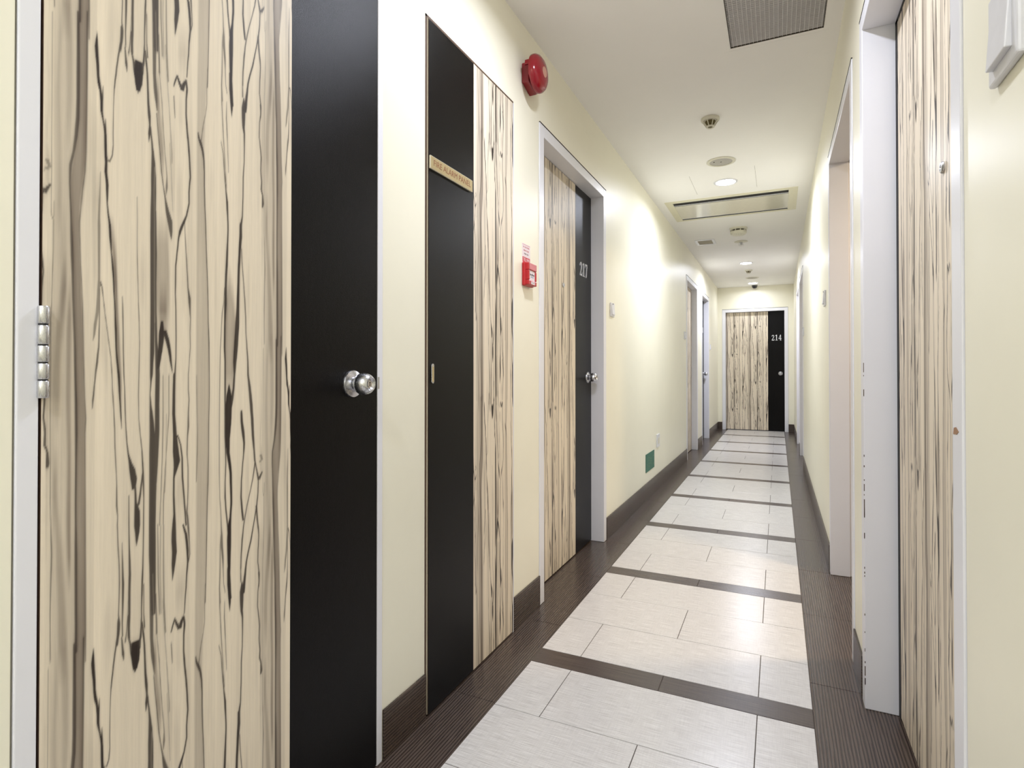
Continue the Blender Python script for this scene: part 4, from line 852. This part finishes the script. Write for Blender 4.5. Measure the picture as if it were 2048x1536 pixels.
def speaker(x, y, label):
    t = thing('ceiling_speaker', (x, y, ZC), label, 'speaker', 'round ceiling speakers')
    m = axis_nz((x, y, ZC)) @ Matrix.Diagonal((1.14, 1.14, 1, 1))
    MB().lathe([(0.066, 0.0), (0.085, 0.0), (0.086, 0.003), (0.078, 0.007), (0.067, 0.006), (0.066, 0.0)], 48, 0, m).build('speaker_ring', M['offwhite'], t, smooth=True)
    MB().lathe([(0.0, 0.004), (0.0665, 0.003), (0.0665, 0.0005)], 40, 0, m).build('speaker_grille', plain('speaker_mesh', lin(196, 192, 184), 0.6, 0, 0.3, 700, 0.35) if 'speaker_mesh' not in bpy.data.materials else bpy.data.materials['speaker_mesh'], t, smooth=True)
    for dx, dy in ((0.0, 0.0), (-0.040, 0.012)):
        MB().lathe([(0.0, 0.0052), (0.0042, 0.0052), (0.0042, 0.003)], 12, 0, m @ Matrix.Translation((dx, dy, 0))).build('speaker_screw', M['brown_mesh'], t)
speaker(-0.3615, 4.237, 'flat round ceiling speaker just before the nearest glowing downlight')
speaker(-0.3700, 9.80, 'flat round ceiling speaker before the last downlight')

# air-conditioning cassette
t = thing('air_cassette', (-0.38, 5.43, ZC), 'long ivory air conditioning cassette across the ceiling', 'air conditioner')
z0, z1 = ZC - 0.003, ZC + 0.001
OX0, OX1, OY0, OY1 = -0.908, 0.153, 5.075, 5.783
b = MB()
b.box(OX0, AX0, OY0, OY1, z0, z1); b.box(AX1, OX1, OY0, OY1, z0, z1); b.box(AX0, AX1, OY0, AY0, z0, z1); b.box(AX0, AX1, AY1, OY1, z0, z1)
b.build('cassette_frame', M['cassette'], t, bevel=0.001)
MB().box(AX0, AX1, 5.240, 5.690, ZC - 0.003, ZC + 0.001).build('cassette_panel', M['cassette_panel'], t, bevel=0.001)
MB().box(AX0, AX1, 5.214, 5.224, ZC - 0.002, ZC + 0.001).build('cassette_flap', M['white_plastic'], t)
MB().box(AX0 + 0.002, AX1 - 0.002, AY0 + 0.002, AY1 - 0.002, ZC + 0.0012, ZC + 0.06).build('cassette_slot_shade', M['black'], t)  # black block close above the slots, its colour standing in for their shade
MB().box(AX0, AX1, 5.694, 5.702, ZC - 0.002, ZC + 0.001).build('cassette_flap', M['white_plastic'], t, bevel=0.001)

# return-air grille
t = thing('return_air_grille', ((GX0 + GX1) / 2, (GY0 + GY1) / 2, ZC), 'grey egg-crate return air grille in the near ceiling', 'grille')
b = MB()
w = 0.0007
x = GX0 + 0.012
while x < GX1:
    b.box(x - w, x + w, GY0, GY1, ZC + 0.001, ZC + 0.013); x += 0.0170
b.build('grille_blades', M['grille'], t)['kind'] = 'stuff'
b = MB()
y = GY1 - 0.010
while y > GY0:
    b.box(GX0, GX1, y - w * 0.8, y + w * 0.8, ZC + 0.001, ZC + 0.013); y -= 0.0132
b.build('grille_cross_blades', M['grille'], t)['kind'] = 'stuff'
MB().box(GX0 - 0.002, GX1 + 0.002, GY0 - 0.002, GY1 + 0.002, ZC + 0.05, ZC + 0.06).build('grille_backing', M['duct'], t)
b = MB(); e = 0.005
b.box(GX0, GX0 + e * 0.6, GY0, GY1, ZC - 0.001, ZC + 0.012); b.box(GX1 - e * 0.6, GX1, GY0, GY1, ZC - 0.001, ZC + 0.012); b.box(GX0, GX1, GY1 - e * 0.6, GY1, ZC - 0.001, ZC + 0.012)
b.build('grille_frame', M['brown_mesh'], t)
b = MB()
for x0, x1, y0, y1 in ((0.2065, 0.2080, GY0, 2.79), (GX0 - 0.03, 0.208, 2.7885, 2.79)): b.box(x0, x1, y0, y1, ZC - 0.0008, ZC + 0.001)
b.build('access_panel_edge', M['ceiling'], t)

t = thing('ceiling_vent', (-0.752, 6.836, ZC), 'small white louvred vent on the ceiling left of the smoke detector', 'vent')
VX0, VX1, VY0, VY1 = -0.862, -0.648, 6.700, 6.968
b = MB(); e = 0.030
b.box(VX0, VX0 + e, VY0, VY1, ZC - 0.006, ZC); b.box(VX1 - e, VX1, VY0, VY1, ZC - 0.006, ZC); b.box(VX0 + e, VX1 - e, VY0, VY0 + e, ZC - 0.006, ZC); b.box(VX0 + e, VX1 - e, VY1 - e, VY1, ZC - 0.006, ZC)
b.build('vent_frame', M['white_plastic'], t, bevel=0.0015)
MB().box(VX0 + e, VX1 - e, VY0 + e, VY1 - e, ZC - 0.0012, ZC).build('vent_cavity', M['vent_slat'], t)
for k in range(11):
    y = VY0 + e + 0.006 + k * 0.0182
    lo, hi = ZC - 0.0050, ZC - 0.0013
    MB().add([(VX0 + e, y + 0.010, lo), (VX1 - e, y + 0.010, lo), (VX1 - e, y, hi), (VX0 + e, y, hi),
              (VX0 + e, y + 0.0112, lo), (VX1 - e, y + 0.0112, lo), (VX1 - e, y + 0.0012, hi), (VX0 + e, y + 0.0012, hi)],
             [(0, 1, 2, 3), (4, 7, 6, 5), (0, 4, 5, 1), (1, 5, 6, 2), (2, 6, 7, 3), (3, 7, 4, 0)]).build('vent_slat', M['vent_slat'], t)

t = thing('dome_camera', (-0.366, 10.70, ZC), 'small black dome camera on ceiling above door 214', 'camera')
m = axis_nz((-0.366, 10.70, ZC))
MB().lathe([(0.0, 0.0), (0.046, 0.0), (0.047, 0.012), (0.044, 0.020), (0.0, 0.020)], 32, 0, m).build('camera_base', plain('camera_grey', lin(70, 68, 70), 0.4), t, smooth=True)
MB().lathe([(0.0415, 0.018), (0.040, 0.032), (0.032, 0.046), (0.018, 0.054), (0.0, 0.057)], 32, 0, m).build('camera_dome', M['darkglass'], t, smooth=True)
